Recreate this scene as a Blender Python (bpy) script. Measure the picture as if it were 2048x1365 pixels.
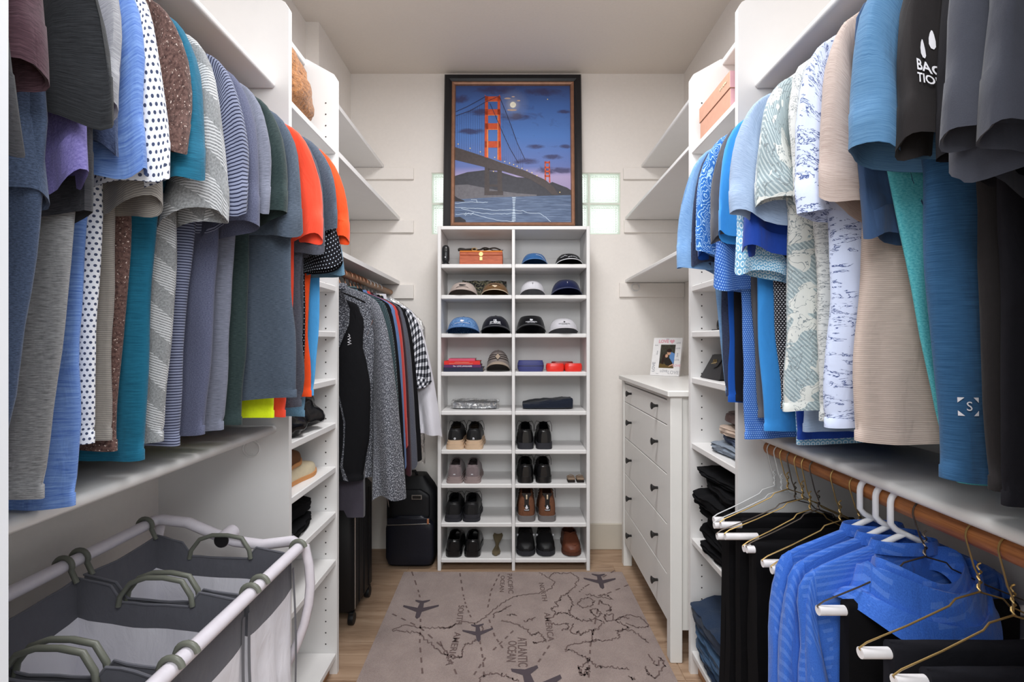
import bpy, math, random
from mathutils import Vector, Matrix, noise
PI = math.pi
sc = bpy.context.scene
C = sc.collection
for _o in list(bpy.data.objects): bpy.data.objects.remove(_o)

# ------------------------------------------------------------------ camera, sky, lights, exposure
F = 990.0; VX = 1030.0; VY = 682.0; CZ = 1.33          # focal length and vanishing point in photo pixels, eye height
cam_d = bpy.data.cameras.new('camera'); cam = bpy.data.objects.new('camera', cam_d); C.objects.link(cam)
cam.location = (0, 0, CZ); cam.rotation_euler = (PI/2, 0, 0)
cam_d.sensor_width = 36; cam_d.lens = F/2048*36; cam_d.shift_x = -(VX-1024)/2048; cam_d.clip_start = .03
sc.camera = cam
sc.view_settings.view_transform = 'Standard'; sc.view_settings.look = 'None'
sc.view_settings.gamma = 1; sc.view_settings.use_curve_mapping = False
sc.view_settings.exposure = 0.16
w = bpy.data.worlds.new('daylight'); sc.world = w; w.use_nodes = True
bg = w.node_tree.nodes['Background']; bg.inputs[0].default_value = (.93, .97, .96, 1); bg.inputs[1].default_value = 1.3

def area(name, loc, rot, size, power, col=(1, 1, 1), sizey=None):
    l = bpy.data.lights.new(name, 'AREA'); l.energy = power; l.color = col; l.size = size
    if sizey: l.shape = 'RECTANGLE'; l.size_y = sizey
    o = bpy.data.objects.new(name, l); C.objects.link(o); o.location = loc; o.rotation_euler = rot
    return o
area('closet_ceiling_lamp', (0, 1.55, 2.97), (0, 0, 0), .6, 29, (.985, .99, 1))
area('doorway_fill_light', (0, -.55, 2.4), (math.radians(56), 0, 0), 1.5, 46, (.965, .985, 1), .9)  # added fill, no real lamp: unseen behind the camera, aimed through the doorway

# ------------------------------------------------------------------ helpers
def P(x, y, d):                       # a photo pixel and the distance of what it touches -> a point
    return Vector(((x-VX)/F*d, d, CZ-(y-VY)/F*d))
def G(x, y, z=0.0):                   # a photo pixel on a level surface at height z
    d = (CZ-z)*F/(y-VY); return Vector(((x-VX)/F*d, d, z))
def lin(c):
    def f(u):
        u /= 255.0
        return u/12.92 if u <= .04045 else ((u+.055)/1.055)**2.4
    return (f(c[0]), f(c[1]), f(c[2]), 1)
def nz(x, y=0., z=0.): return noise.noise(Vector((x, y, z)))
def lerp(a, b, t): return a+(b-a)*t
def sstep(a, b, x):
    t = max(0., min(1., (x-a)/(b-a))); return t*t*(3-2*t)

class MB:
    """collects faces of one mesh"""
    def __init__(s): s.v = []; s.f = []; s.uv = []
    def add(s, vs, fs, uvs=None):
        b = len(s.v); s.v += [Vector(p) for p in vs]
        for i, f in enumerate(fs):
            s.f.append([b+k for k in f]); s.uv.append(uvs[i] if uvs else None)
        return s
    def box(s, x0, x1, y0, y1, z0, z1, b=0.0):
        if x0 > x1: x0, x1 = x1, x0
        if y0 > y1: y0, y1 = y1, y0
        if z0 > z1: z0, z1 = z1, z0
        if b <= 0:
            vs = [(x, y, z) for x in (x0, x1) for y in (y0, y1) for z in (z0, z1)]
            fs = [(0, 1, 3, 2), (4, 6, 7, 5), (0, 4, 5, 1), (2, 3, 7, 6), (0, 2, 6, 4), (1, 5, 7, 3)]
            return s.add(vs, fs)
        b = min(b, (x1-x0)*.49, (y1-y0)*.49, (z1-z0)*.49)
        lo = (x0, y0, z0); hi = (x1, y1, z1); vs = []; idx = {}
        for c in range(8):
            g = [(c >> k) & 1 for k in range(3)]
            for a in range(3):
                p = []
                for k in range(3):
                    e = hi[k] if g[k] else lo[k]
                    if k != a: e += -b if g[k] else b
                    p.append(e)
                idx[(c, a)] = len(vs); vs.append(p)
        fs = []
        for a in range(3):
            u, v = (a+1) % 3, (a+2) % 3
            for g in (0, 1):
                cs = [(g << a), (g << a) | (1 << u), (g << a) | (1 << u) | (1 << v), (g << a) | (1 << v)]
                q = [idx[(c, a)] for c in cs]; fs.append(q if g else q[::-1])
        for a in range(3):
            u, v = (a+1) % 3, (a+2) % 3
            for gu in (0, 1):
                for gv in (0, 1):
                    c0 = (gu << u) | (gv << v); c1 = c0 | (1 << a)
                    q = [idx[(c0, u)], idx[(c1, u)], idx[(c1, v)], idx[(c0, v)]]
                    fs.append(q if (gu ^ gv) else q[::-1])
        for c in range(8):
            q = [idx[(c, 0)], idx[(c, 1)], idx[(c, 2)]]
            fs.append(q if bin(c).count('1') % 2 else q[::-1])
        return s.add(vs, fs)
    def loft(s, rings, closed=True, cap0=False, cap1=False, uv=False, uvo=(0, 0)):
        n = len(rings[0]); vs = [p for r in rings for p in r]; fs = []; uvs = []
        m = n if closed else n-1
        if uv:
            R = [[Vector(p) for p in r] for r in rings]
            mid = R[len(R)//2]; us = [0.]
            for i in range(m): us.append(us[-1]+(mid[(i+1) % n]-mid[i]).length)
            vv = [0.]
            for j in range(len(R)-1):
                vv.append(vv[-1]+sum((R[j+1][i]-R[j][i]).length for i in range(0, n, max(1, n//8)))/len(range(0, n, max(1, n//8))))
        for j in range(len(rings)-1):
            for i in range(m):
                k = (i+1) % n
                fs.append((j*n+i, j*n+k, (j+1)*n+k, (j+1)*n+i))
                if uv:
                    a, b = us[i]+uvo[0], us[i+1]+uvo[0]; c, d = -vv[j]+uvo[1], -vv[j+1]+uvo[1]
                    uvs.append([(a, c), (b, c), (b, d), (a, d)])
        if cap0: fs.append(tuple(range(n-1, -1, -1))); uvs.append([(0, 0)]*n)
        if cap1: fs.append(tuple((len(rings)-1)*n+i for i in range(n))); uvs.append([(0, 0)]*n)
        return s.add(vs, fs, uvs if uv else None)
    def tube(s, pts, r, n=8, caps=True, closed=False):
        pts = [Vector(p) for p in pts]; L = len(pts); rings = []
        up = Vector((0, 0, 1)); prev = None
        for i, p in enumerate(pts):
            if closed: t = (pts[(i+1) % L]-pts[i-1]).normalized()
            else: t = (pts[min(i+1, L-1)]-pts[max(i-1, 0)]).normalized()
            if prev is None:
                a = up if abs(t.dot(up)) < .9 else Vector((1, 0, 0))
                u = t.cross(a).normalized()
            else:
                u = prev-t*prev.dot(t)
                u = u.normalized() if u.length > 1e-6 else t.cross(up).normalized()
            prev = u; v = t.cross(u)
            rr = r[i] if isinstance(r, (list, tuple)) else r
            rings.append([p+(u*math.cos(2*PI*k/n)+v*math.sin(2*PI*k/n))*rr for k in range(n)])
        if closed: rings.append(rings[0]); return s.loft(rings)
        return s.loft(rings, cap0=caps, cap1=caps)
    def ribbon(s, pts, w, nrm, th=0.0):               # flat strip along pts, lying across nrm
        pts = [Vector(p) for p in pts]; L = len(pts); vs = []; nrm = Vector(nrm)
        for i, p in enumerate(pts):
            t = (pts[min(i+1, L-1)]-pts[max(i-1, 0)])
            sd = t.cross(nrm)
            sd = sd.normalized()*w*.5 if sd.length > 1e-9 else Vector((w*.5, 0, 0))
            vs += [p+sd, p-sd]
        return s.add(vs, [(2*i, 2*i+1, 2*i+3, 2*i+2) for i in range(L-1)])
    def lathe(s, prof, c=(0, 0, 0), n=20, axis='z'):
        c = Vector(c); rings = []
        for r, h in prof:
            ring = []
            for k in range(n):
                a = 2*PI*k/n; q = (r*math.cos(a), r*math.sin(a))
                ring.append(c+Vector({'z': (q[0], q[1], h), 'y': (q[0], h, q[1]), 'x': (h, q[0], q[1])}[axis]))
            rings.append(ring)
        return s.loft(rings, cap0=prof[0][0] > 1e-6, cap1=prof[-1][0] > 1e-6)
    def prism(s, poly, f0, f1):                       # poly: 2D list, f0 / f1 map (u, v) to the two faces
        n = len(poly)
        vs = [f0(*p) for p in poly]+[f1(*p) for p in poly]
        fs = [tuple(range(n-1, -1, -1)), tuple(range(n, 2*n))]+[(i, (i+1) % n, n+(i+1) % n, n+i) for i in range(n)]
        return s.add(vs, fs)
    def poly(s, pts): return s.add(pts, [tuple(range(len(pts)))])
    def ell(s, c, r, n=16, m=10, z0=-1., z1=1.):      # ellipsoid (or a slice of one)
        c = Vector(c); rings = []
        a0 = math.asin(z0); a1 = math.asin(z1)
        for j in range(m+1):
            a = lerp(a0, a1, j/m)
            rings.append([c+Vector((r[0]*math.cos(a)*math.cos(2*PI*k/n), r[1]*math.cos(a)*math.sin(2*PI*k/n), r[2]*math.sin(a))) for k in range(n)])
        return s.loft(rings)
    def xf(s, M):
        s.v = [M @ p for p in s.v]; return s
    def rotz(s, a, c=(0, 0, 0)):
        c = Vector(c); return s.xf(Matrix.Translation(c) @ Matrix.Rotation(a, 4, 'Z') @ Matrix.Translation(-c))
    def map(s, fn): s.v = [Vector(fn(p)) for p in s.v]; return s
    def base(s):
        xs = [p.x for p in s.v]; ys = [p.y for p in s.v]; zs = [p.z for p in s.v]
        return Vector(((min(xs)+max(xs))/2, (min(ys)+max(ys))/2, min(zs)))
    def mesh(s, name, off, smooth=35):
        me = bpy.data.meshes.new(name)
        me.from_pydata([tuple(p-off) for p in s.v], [], s.f)
        if any(u is not None for u in s.uv):
            ul = me.uv_layers.new(name='UVMap'); k = 0; d = ul.data
            for f, u in zip(s.f, s.uv):
                for q in range(len(f)):
                    d[k].uv = u[q] if u else (0, 0); k += 1
        if smooth:
            me.polygons.foreach_set('use_smooth', [True]*len(me.polygons))
            me.set_sharp_from_angle(angle=math.radians(smooth))
        me.update(); return me

ROOT = {}
def setp(o, label=None, cat=None, group=None, kind=None):
    if label: o['label'] = label
    if cat: o['category'] = cat
    if group: o['group'] = group
    if kind: o['kind'] = kind
    return o
def thing(name, label, cat, loc, group=None, kind=None):
    o = bpy.data.objects.new(name, None); C.objects.link(o); o.location = loc; o.empty_display_size = .05
    ROOT[o.name] = Vector(loc); return setp(o, label, cat, group, kind)
def part(mb, name, mat, parent, label=None, smooth=35, kind=None):
    off = ROOT[parent.name]
    me = mb.mesh(name, off, smooth); me.materials.append(mat)
    o = bpy.data.objects.new(name, me); C.objects.link(o); o.parent = parent; ROOT[o.name] = off
    return setp(o, label, None, None, kind)
def solo(mb, name, mat, label, cat, group=None, kind=None, smooth=35):
    off = mb.base(); me = mb.mesh(name, off, smooth); me.materials.append(mat)
    o = bpy.data.objects.new(name, me); C.objects.link(o); o.location = off; ROOT[o.name] = off
    return setp(o, label, cat, group, kind)
def struct(mb, name, mat, smooth=35): return solo(mb, name, mat, None, None, None, 'structure', smooth)

_fonts = {}
def text_mb(txt, size, fn, bold=0.0, align='CENTER', sp=1.0):     # lettering; fn maps (u, v) in metres to a point
    cu = bpy.data.curves.new('lettering', 'FONT'); cu.body = txt; cu.size = size; cu.align_x = align; cu.align_y = 'CENTER'
    cu.offset = bold*size; cu.resolution_u = 3; cu.space_character = sp
    o = bpy.data.objects.new('lettering', cu); C.objects.link(o)
    dg = bpy.context.evaluated_depsgraph_get(); me = o.evaluated_get(dg).to_mesh()
    mb = MB(); mb.add([fn(v.co.x, v.co.y) for v in me.vertices], [tuple(p.vertices) for p in me.polygons])
    o.evaluated_get(dg).to_mesh_clear(); bpy.data.objects.remove(o); bpy.data.curves.remove(cu)
    return mb

# ------------------------------------------------------------------ materials
MATS = {}
class NT:
    def __init__(s, name, rough=.6, spec=.3, sheen=0., metal=0.):
        m = bpy.data.materials.new(name); m.use_nodes = True; s.m = m; s.t = m.node_tree
        s.b = s.t.nodes['Principled BSDF']; s.b.inputs['Roughness'].default_value = rough
        s.b.inputs['Specular IOR Level'].default_value = spec; s.b.inputs['Metallic'].default_value = metal
        if sheen: s.b.inputs['Sheen Weight'].default_value = sheen
        MATS[name] = m
    def n(s, typ, **kw):
        k = s.t.nodes.new(typ)
        for a, v in kw.items(): setattr(k, a, v)
        return k
    def l(s, a, b): s.t.links.new(a, b)
    def val(s, x):
        return x
    def put(s, sock, x):
        if isinstance(x, bpy.types.NodeSocket): s.l(x, sock)
        else: sock.default_value = x
    def math(s, op, a, b=None, c=None):
        k = s.n('ShaderNodeMath', operation=op); s.put(k.inputs[0], a)
        if b is not None: s.put(k.inputs[1], b)
        if c is not None: s.put(k.inputs[2], c)
        return k.outputs[0]
    def coord(s, kind='UV', scale=(1, 1, 1), rot=(0, 0, 0), loc=(0, 0, 0)):
        tc = s.n('ShaderNodeTexCoord'); mp = s.n('ShaderNodeMapping')
        mp.inputs['Scale'].default_value = scale; mp.inputs['Rotation'].default_value = rot; mp.inputs['Location'].default_value = loc
        s.l(tc.outputs[kind], mp.inputs[0]); return mp.outputs[0]
    def noise(s, vec, scale=5, detail=3, rough=.55, dist=0.):
        k = s.n('ShaderNodeTexNoise'); s.l(vec, k.inputs['Vector']); k.inputs['Scale'].default_value = scale
        k.inputs['Detail'].default_value = detail; k.inputs['Roughness'].default_value = rough; k.inputs['Distortion'].default_value = dist
        return k.outputs[0]
    def ramp(s, fac, stops, interp='LINEAR'):
        k = s.n('ShaderNodeValToRGB'); k.color_ramp.interpolation = interp; e = k.color_ramp.elements
        while len(e) < len(stops): e.new(.5)
        for q, (p, c) in zip(e, stops): q.position = p; q.color = c
        s.l(fac, k.inputs[0]); return k.outputs[0]
    def mix(s, fac, a, b):
        k = s.n('ShaderNodeMix', data_type='RGBA'); s.put(k.inputs[0], fac); s.put(k.inputs[6], a); s.put(k.inputs[7], b); return k.outputs[2]
    def sep(s, vec):
        k = s.n('ShaderNodeSeparateXYZ'); s.l(vec, k.inputs[0]); return k.outputs
    def col(s, c): s.put(s.b.inputs['Base Color'], c)
    def bump(s, h, strength=.3, dist=.002):
        k = s.n('ShaderNodeBump'); k.inputs['Strength'].default_value = strength; k.inputs['Distance'].default_value = dist
        s.l(h, k.inputs['Height']); s.l(k.outputs[0], s.b.inputs['Normal'])

def _wr(s, f, k=.28):
    h = s.math('MULTIPLY_ADD', f, .12, s.noise(s.coord('UV', (1., .5, 1)), 26, 3, .5, .8)); s.bump(h, k, .012)
NT.wrinkle = _wr
def sc_(c, k): return (c[0]*k, c[1]*k, c[2]*k, 1)
def plain(name, c, rough=.6, spec=.3, metal=0., var=.04, scale=40, bump=0.):
    if name in MATS: return MATS[name]
    t = NT(name, rough, spec, 0, metal); c = lin(c)
    f = t.noise(t.coord('Object'), scale, 3)
    t.col(t.ramp(f, [(.3, sc_(c, 1-var)), (.7, sc_(c, 1+var))]))
    if bump: t.bump(f, bump, .003)
    return t.m
def cloth(name, c, var=.12, rough=.9, weave=900, sheen=.15):
    if name in MATS: return MATS[name]
    t = NT(name, rough, .15, sheen); c = sc_(lin(c), .87)
    v = t.coord('UV'); f = t.noise(v, 60, 4, .7); g = t.noise(v, weave, 2)
    k = t.math('MULTIPLY_ADD', g, .6, t.math('MULTIPLY', f, .4))
    t.col(t.ramp(k, [(.3, sc_(c, 1-var)), (.7, sc_(c, 1+var))])); t.wrinkle(k)
    return t.m
def heather(name, c1, c2, su=30, sv=420, lo=.38, hi=.62, rough=.9, sheen=.1):
    """streaks that run round the sleeve"""
    if name in MATS: return MATS[name]
    t = NT(name, rough, .12, sheen)
    f = t.noise(t.coord('UV', (su*2.2, sv*2.4, 1)), 1, 4, .7)
    t.col(t.ramp(f, [(lo-.1, sc_(lin(c1), .82)), (hi+.1, sc_(lin(c2), .87))])); t.wrinkle(f)
    return t.m
def stripes(name, c1, c2, period=.006, duty=.35, warp=.0, mode=1):
    t = NT(name, .9, .12, .1); v = t.coord('UV'); x = t.sep(v)
    if warp: q = t.math('MULTIPLY_ADD', t.noise(v, 6, 2), warp, x[mode])
    else: q = x[mode]
    f = t.math('FRACT', t.math('MULTIPLY', q, 1/period))
    s = t.math('LESS_THAN', f, duty); hv = t.noise(t.coord('UV', (30, 500, 1)), 1, 3)
    a = t.ramp(hv, [(.3, sc_(lin(c1), .85)), (.7, sc_(lin(c1), 1.15))])
    t.col(t.mix(s, a, lin(c2))); t.wrinkle(hv); return t.m
def dots(name, bgc, dc, sp=.009, r=.33, ring=0.):
    t = NT(name, .9, .12, .1); x = t.sep(t.coord('UV', (1/sp, 1/sp, 1)))
    row = t.math('FLOOR', x[1]); sh = t.math('MULTIPLY', t.math('MODULO', t.math('ABSOLUTE', row), 2.0), .5)
    fx = t.math('SUBTRACT', t.math('FRACT', t.math('ADD', x[0], sh)), .5); fy = t.math('SUBTRACT', t.math('FRACT', x[1]), .5)
    d = t.math('SQRT', t.math('ADD', t.math('MULTIPLY', fx, fx), t.math('MULTIPLY', fy, fy)))
    if ring: m = t.math('LESS_THAN', t.math('ABSOLUTE', t.math('SUBTRACT', d, r)), ring)
    else: m = t.math('LESS_THAN', d, r)
    t.col(t.mix(m, lin(bgc), lin(dc))); t.wrinkle(t.noise(t.coord('UV'), 500, 2)); return t.m
def specks(name, base, dark, speck, scale=260, thr=.68):
    t = NT(name, .95, .1, .1); v = t.coord('UV')
    a = t.ramp(t.noise(v, 180, 3, .7), [(.35, lin(dark)), (.65, lin(base))])
    s = t.math('GREATER_THAN', t.noise(v, scale, 2, .6), thr)
    t.col(t.mix(s, a, lin(speck))); t.bump(t.noise(v, 400, 2), .4, .002); return t.m
# ------------------------------------------------------------------ room materials
def wallmat(name, c, sc=55, st=.12):
    t = NT(name, .75, .25); f = t.noise(t.coord('Object'), sc, 4, .6)
    c = lin(c); t.col(t.ramp(f, [(.3, sc_(c, .985)), (.7, sc_(c, 1.015))])); t.bump(f, st, .004); return t.m
M_wall = wallmat('wall_paint', (238, 232, 226)); M_ceil = wallmat('ceiling_paint', (226, 217, 208), 70, .15)
M_white = plain('white_laminate', (229, 227, 226), .42, .4, 0, .012, 12)
M_jamb = plain('white_gloss_paint', (208, 209, 214), .4, .4, 0, .01, 10)
M_base = plain('baseboard_paint', (205, 196, 182), .5, .3, 0, .015, 10)
M_dress = plain('dresser_paint', (238, 236, 232), .38, .4, 0, .012, 9)
M_grout = plain('grout', (178, 150, 126), .9)
M_blk = plain('black_knob', (26, 24, 24), .35, .5)
M_hole = plain('peg_hole_dark', (52, 48, 46), .9)
def planks():
    t = NT('wood_look_plank', .5, .35)
    oi = t.n('ShaderNodeObjectInfo'); tc = t.n('ShaderNodeTexCoord'); mp = t.n('ShaderNodeMapping'); mp.inputs['Scale'].default_value = (1.2, 14, 1)
    ad = t.n('ShaderNodeVectorMath', operation='ADD'); t.l(tc.outputs['Object'], mp.inputs[0]); t.l(mp.outputs[0], ad.inputs[0])
    cb = t.n('ShaderNodeCombineXYZ'); t.l(t.math('MULTIPLY', oi.outputs['Random'], 37.), cb.inputs[0]); t.l(t.math('MULTIPLY', oi.outputs['Random'], 53.), cb.inputs[1]); t.l(cb.outputs[0], ad.inputs[1])
    f = t.noise(ad.outputs[0], 1.6, 6, .65, 1.2)
    a = t.ramp(f, [(.28, lin((136, 108, 86))), (.5, lin((170, 142, 118))), (.75, lin((190, 164, 140)))])
    k = t.math('MULTIPLY_ADD', oi.outputs['Random'], .16, .92)
    hs = t.n('ShaderNodeHueSaturation'); t.l(a, hs.inputs['Color']); t.l(k, hs.inputs['Value']); t.col(hs.outputs[0]); t.bump(f, .1, .002)
    return t.m
M_plank = planks()
def wood(name, c1, c2, scale=(3, 3, 40), rough=.45, sc=2.2):
    t = NT(name, rough, .4); f = t.noise(t.coord('Object', scale), sc, 5, .6, 1.5)
    t.col(t.ramp(f, [(.3, lin(c1)), (.7, lin(c2))])); return t.m
M_rod = wood('oak_rod', (120, 68, 34), (186, 122, 72), (30, 2.2, 30))
M_rod2 = wood('pale_wood_rod', (140, 98, 66), (190, 146, 108), (30, 2.2, 30))

# ------------------------------------------------------------------ room shell
XL, XL2, XR, YB, YF, ZC = -1.12, -1.05, 1.08, 3.165, .43, 3.04
JOG = 2.65
WX0, WX1, WZ0, WZ1 = -.534, .6746, 2.011, 2.407
m = MB(); m.box(-2.2, 2.2, -2.4, YB+.1, -.08, -.004); floor = struct(m, 'floor', M_grout)
# planks run across the closet
y = YF-.24; row = 0
while y < YB:
    y1 = min(y+.246, YB); off = (row*.43) % 1.2
    x = XL-off
    while x < XR:
        a, b = max(x, XL), min(x+1.196, XR)
        if b-a > .02:
            m = MB(); m.box(a, b, y, y1, -.006, 0, .0012)
            me = m.mesh('plank', Vector(((a+b)/2, (y+y1)/2, 0)), 20); me.materials.append(M_plank)
            o = bpy.data.objects.new('plank', me); C.objects.link(o); o.parent = floor
            o.location = Vector(((a+b)/2, (y+y1)/2, 0))-ROOT[floor.name]
        x += 1.2
    y += .25; row += 1
m = MB(); m.box(-1.3, 1.3, YF-.15, YB+.1, ZC, ZC+.08); struct(m, 'ceiling', M_ceil)
m = MB(); m.prism([(XL-.1, YF-.15), (XL, YF-.15), (XL, JOG), (XL2, JOG), (XL2, YB), (XL-.1, YB)], lambda u, v: (u, v, 0), lambda u, v: (u, v, ZC)); struct(m, 'wall_left', M_wall)
m = MB(); m.box(XR, XR+.1, YF-.15, YB, 0, ZC); struct(m, 'wall_right', M_wall)
m = MB()
m.box(XL-.1, WX0, YB, YB+.1, 0, ZC); m.box(WX1, XR+.1, YB, YB+.1, 0, ZC); m.box(WX0, WX1, YB, YB+.1, 0, WZ0); m.box(WX0, WX1, YB, YB+.1, WZ1, ZC)
struct(m, 'wall_back', M_wall)
m = MB(); m.box(XL, -.44, YF-.13, YF, 0, ZC); m.box(.445, XR, YF-.13, YF, 0, ZC); m.box(-.44, .445, YF-.13, YF, 2.45, ZC); struct(m, 'wall_front', M_jamb)
m = MB(); m.box(-.45, XR-.002, YB-.015, YB-.0005, 0, .165, .004); struct(m, 'baseboard_back', M_base)
m = MB(); m.box(XR-.014, XR-.0005, 2.99, YB-.016, 0, .165, .004); struct(m, 'baseboard_right', M_base)
m = MB(); m.box(XL2+.0005, XL2+.014, JOG, YB-.016, 0, .165, .004); struct(m, 'baseboard_left', M_base)

# glass block window
def glassmat():
    t = NT('glass_block', .12, .5); t.b.inputs['Base Color'].default_value = (.93, .97, .95, 1)
    tr = t.n('ShaderNodeBsdfTranslucent'); tr.inputs[0].default_value = (.95, 1., .96, 1)
    gl = t.n('ShaderNodeBsdfGlass'); gl.inputs['Roughness'].default_value = .15; gl.inputs['IOR'].default_value = 1.3
    mx = t.n('ShaderNodeMixShader'); mx.inputs[0].default_value = .3
    t.l(tr.outputs[0], mx.inputs[1]); t.l(gl.outputs[0], mx.inputs[2])
    t.l(mx.outputs[0], t.t.nodes['Material Output'].inputs[0]); return t.m
M_glass = glassmat(); M_mortar = plain('block_mortar', (222, 226, 214), .8)
m = MB(); bw = (WX1-WX0)/6; bh = (WZ1-WZ0)/2; g = .006
for i in range(7):
    xx = WX0+i*bw; m.box(max(WX0, xx-g), min(WX1, xx+g), YB+.004, YB+.09, WZ0, WZ1)
for j in range(3):
    zz = WZ0+j*bh; m.box(WX0, WX1, YB+.005, YB+.089, max(WZ0, zz-g), min(WZ1, zz+g))
win = struct(m, 'window_1', M_mortar)
m = MB(); N = 11; hw = bw/2-g-.0005; hh = bh/2-g-.0005; yy = YB+.006
vs = []; fs = []
for i in range(N):
    for j in range(N):
        x0 = lerp(-hw+.008, hw-.008, i/N); x1 = lerp(-hw+.008, hw-.008, (i+1)/N); z0 = lerp(-hh+.008, hh-.008, j/N); z1 = lerp(-hh+.008, hh-.008, (j+1)/N)
        b = len(vs); vs += [(x0, yy+.007, z0), (x1, yy+.007, z0), (x1, yy+.007, z1), (x0, yy+.007, z1), ((x0+x1)/2, yy+.001, (z0+z1)/2)]
        fs += [(b, b+1, b+4), (b+1, b+2, b+4), (b+2, b+3, b+4), (b+3, b, b+4)]
m.add(vs, fs)
o4 = [(-hw, -hh), (hw, -hh), (hw, hh), (-hw, hh)]; i4 = [(-hw+.008, -hh+.008), (hw-.008, -hh+.008), (hw-.008, hh-.008), (-hw+.008, hh-.008)]
m.add([(u, yy+.003, v) for u, v in o4]+[(u, yy+.007, v) for u, v in i4], [(k, (k+1) % 4, 4+(k+1) % 4, 4+k) for k in range(4)])
m.add([(u, yy+.003, v) for u, v in o4]+[(u, yy+.05, v) for u, v in o4], [(k, 4+k, 4+(k+1) % 4, (k+1) % 4) for k in range(4)])
gm = m.mesh('glass_block', Vector((0, 0, 0)), 0); gm.materials.append(M_glass)
for i in range(6):
    for j in range(2):
        o = bpy.data.objects.new('glass_block', gm); C.objects.link(o); o.parent = win
        o.location = Vector((WX0+(i+.5)*bw, 0, WZ0+(j+.5)*bh))-ROOT[win.name]

# ------------------------------------------------------------------ shelf towers
TY0, TY1 = 1.554, 1.995
def tower(sg, xf, xw, shelves, label):
    t = thing('shelf_tower', label, 'shelf unit', ((xf+xw)/2, (TY0+TY1)/2, 0))
    for y0, y1 in ((TY0, TY0+.02), (TY1-.02, TY1)):
        m = MB(); xb = xw-sg*(-.001)
        pf = [(xf, 0), (xf, 2.375), (xf+sg*.012, 2.395), (xf+sg*.12, 2.455), (xb, 2.455), (xb, 0)]
        m.prism(pf, lambda u, v: (u, y0, v), lambda u, v: (u, y1, v)); part(m, 'side_panel', M_white, t, smooth=20)
    for z in shelves:
        x0 = xf+sg*(.125 if z > 2.3 else .004)
        m = MB(); m.box(x0, xw-sg*.001, TY0+.0205, TY1-.0205, z-.024, z, .003); part(m, 'shelf', M_white, t, smooth=20)
    m = MB(); z = .12
    while z < 2.3:
        if min(abs(z-s+.012) for s in shelves) > .02:
            for xx in (xf+sg*.045, xw-sg*.05):
                m.add([(xx+.0032*math.cos(k*PI/3), TY1-.0206, z+.0032*math.sin(k*PI/3)) for k in range(6)], [(0, 1, 2, 3, 4, 5)])
        z += .045
    part(m, 'peg_holes', M_hole, t, kind='stuff')
    m = MB(); m.box(xf+sg*.03, xf+sg*.045, TY0+.021, TY1-.021, 0, shelves[-1]-.025); part(m, 'toe_kick', M_rod2, t)
    return t
LSH = [2.455, 2.10, 1.92, 1.55, 1.368, 1.18, 1.005, .83, .65, .46, .085]
RSH = [2.455, 2.10, 1.92, 1.55, 1.368, 1.185, .925, .545, .095]
tower(-1, -.71, XL, LSH, 'white adjustable shelf tower with beige slippers and brown fleece on it')
tower(1, .70, XR, RSH, 'white adjustable shelf tower holding folded jeans beside the dresser')

def shelfboard(name, x0, x1, y0, y1, z, label, cat='shelf', group=None):
    m = MB(); m.box(x0, x1, y0, y1, z-.024, z, .007); return solo(m, name, M_white, label, cat, group, smooth=50)
shelfboard('wall_shelf', XL+.001, -.75, YF+.001, TY0-.001, 2.145, 'white top shelf above the row of grey and orange shirts')
shelfboard('wall_shelf', XL+.001, -.745, YF+.001, TY0-.001, 1.066, 'white lower shelf above the laundry sorter')
shelfboard('wall_shelf', .75, XR-.001, YF+.001, TY0-.001, 2.145, 'white top shelf above the row of blue printed shirts')
shelfboard('wall_shelf', .757, XR-.001, YF+.001, TY0-.001, 1.045, 'white lower shelf above the oak trouser rod')
for z, fx, wd in ((2.457, -.838, 'highest'), (2.122, -.735, 'middle'), (1.712, -.735, 'lowest')):
    m = MB(); m.prism([(XL+.001, TY1+.001), (fx, TY1+.001), (fx, YB-.001), (XL2+.001, YB-.001), (XL2+.001, JOG-.001), (XL+.001, JOG-.001)], lambda u, v: (u, v, z-.022), lambda u, v: (u, v, z))
    solo(m, 'wall_shelf', M_white, 'white corner shelf behind the fleece tower, %s of three beside the painting' % wd, 'shelf')
for z, fx, wd in ((2.457, .806, 'highest'), (2.124, .703, 'middle'), (1.724, .703, 'lowest')):
    m = MB(); m.box(fx, XR-.001, TY1+.001, YB-.001, z-.022, z, .004)
    solo(m, 'wall_shelf', M_white, 'white empty wall shelf over the dresser, %s of three' % wd, 'shelf')
n = 1
for x0, x1, z0, z1 in ((XL2+.001, -.646, 2.36, 2.434), (XL2+.001, -.646, 2.02, 2.099), (XL2+.001, -.646, 1.60, 1.689), (.69, XR-.001, 2.36, 2.434), (.695, XR-.001, 2.02, 2.101), (.665, XR-.001, 1.61, 1.70)):
    m = MB(); m.box(x0, x1, YB-.019, YB-.0005, z0, z1, .002); struct(m, 'trim_%d' % n, M_wall, 20); n += 1
# rod sockets left on the panels
for c, ax in ((P(503, 897, TY0-.001), 1), (P(1271, 574, YB-.021), 1)):
    m = MB(); m.tube([c+Vector((.026*math.cos(2*PI*k/24), -.001, .026*math.sin(2*PI*k/24))) for k in range(24)], .0025, 6, closed=True)
    m.tube([c+Vector((.019*math.cos(2*PI*k/24), -.001, .019*math.sin(2*PI*k/24))) for k in range(20)], .0015, 5)
    solo(m, 'rod_socket', M_white, 'round white rod socket on the tower panel below the lower shelf' if c.x < 0 else 'round white rod socket on the cleat over the dresser', 'bracket')

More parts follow.
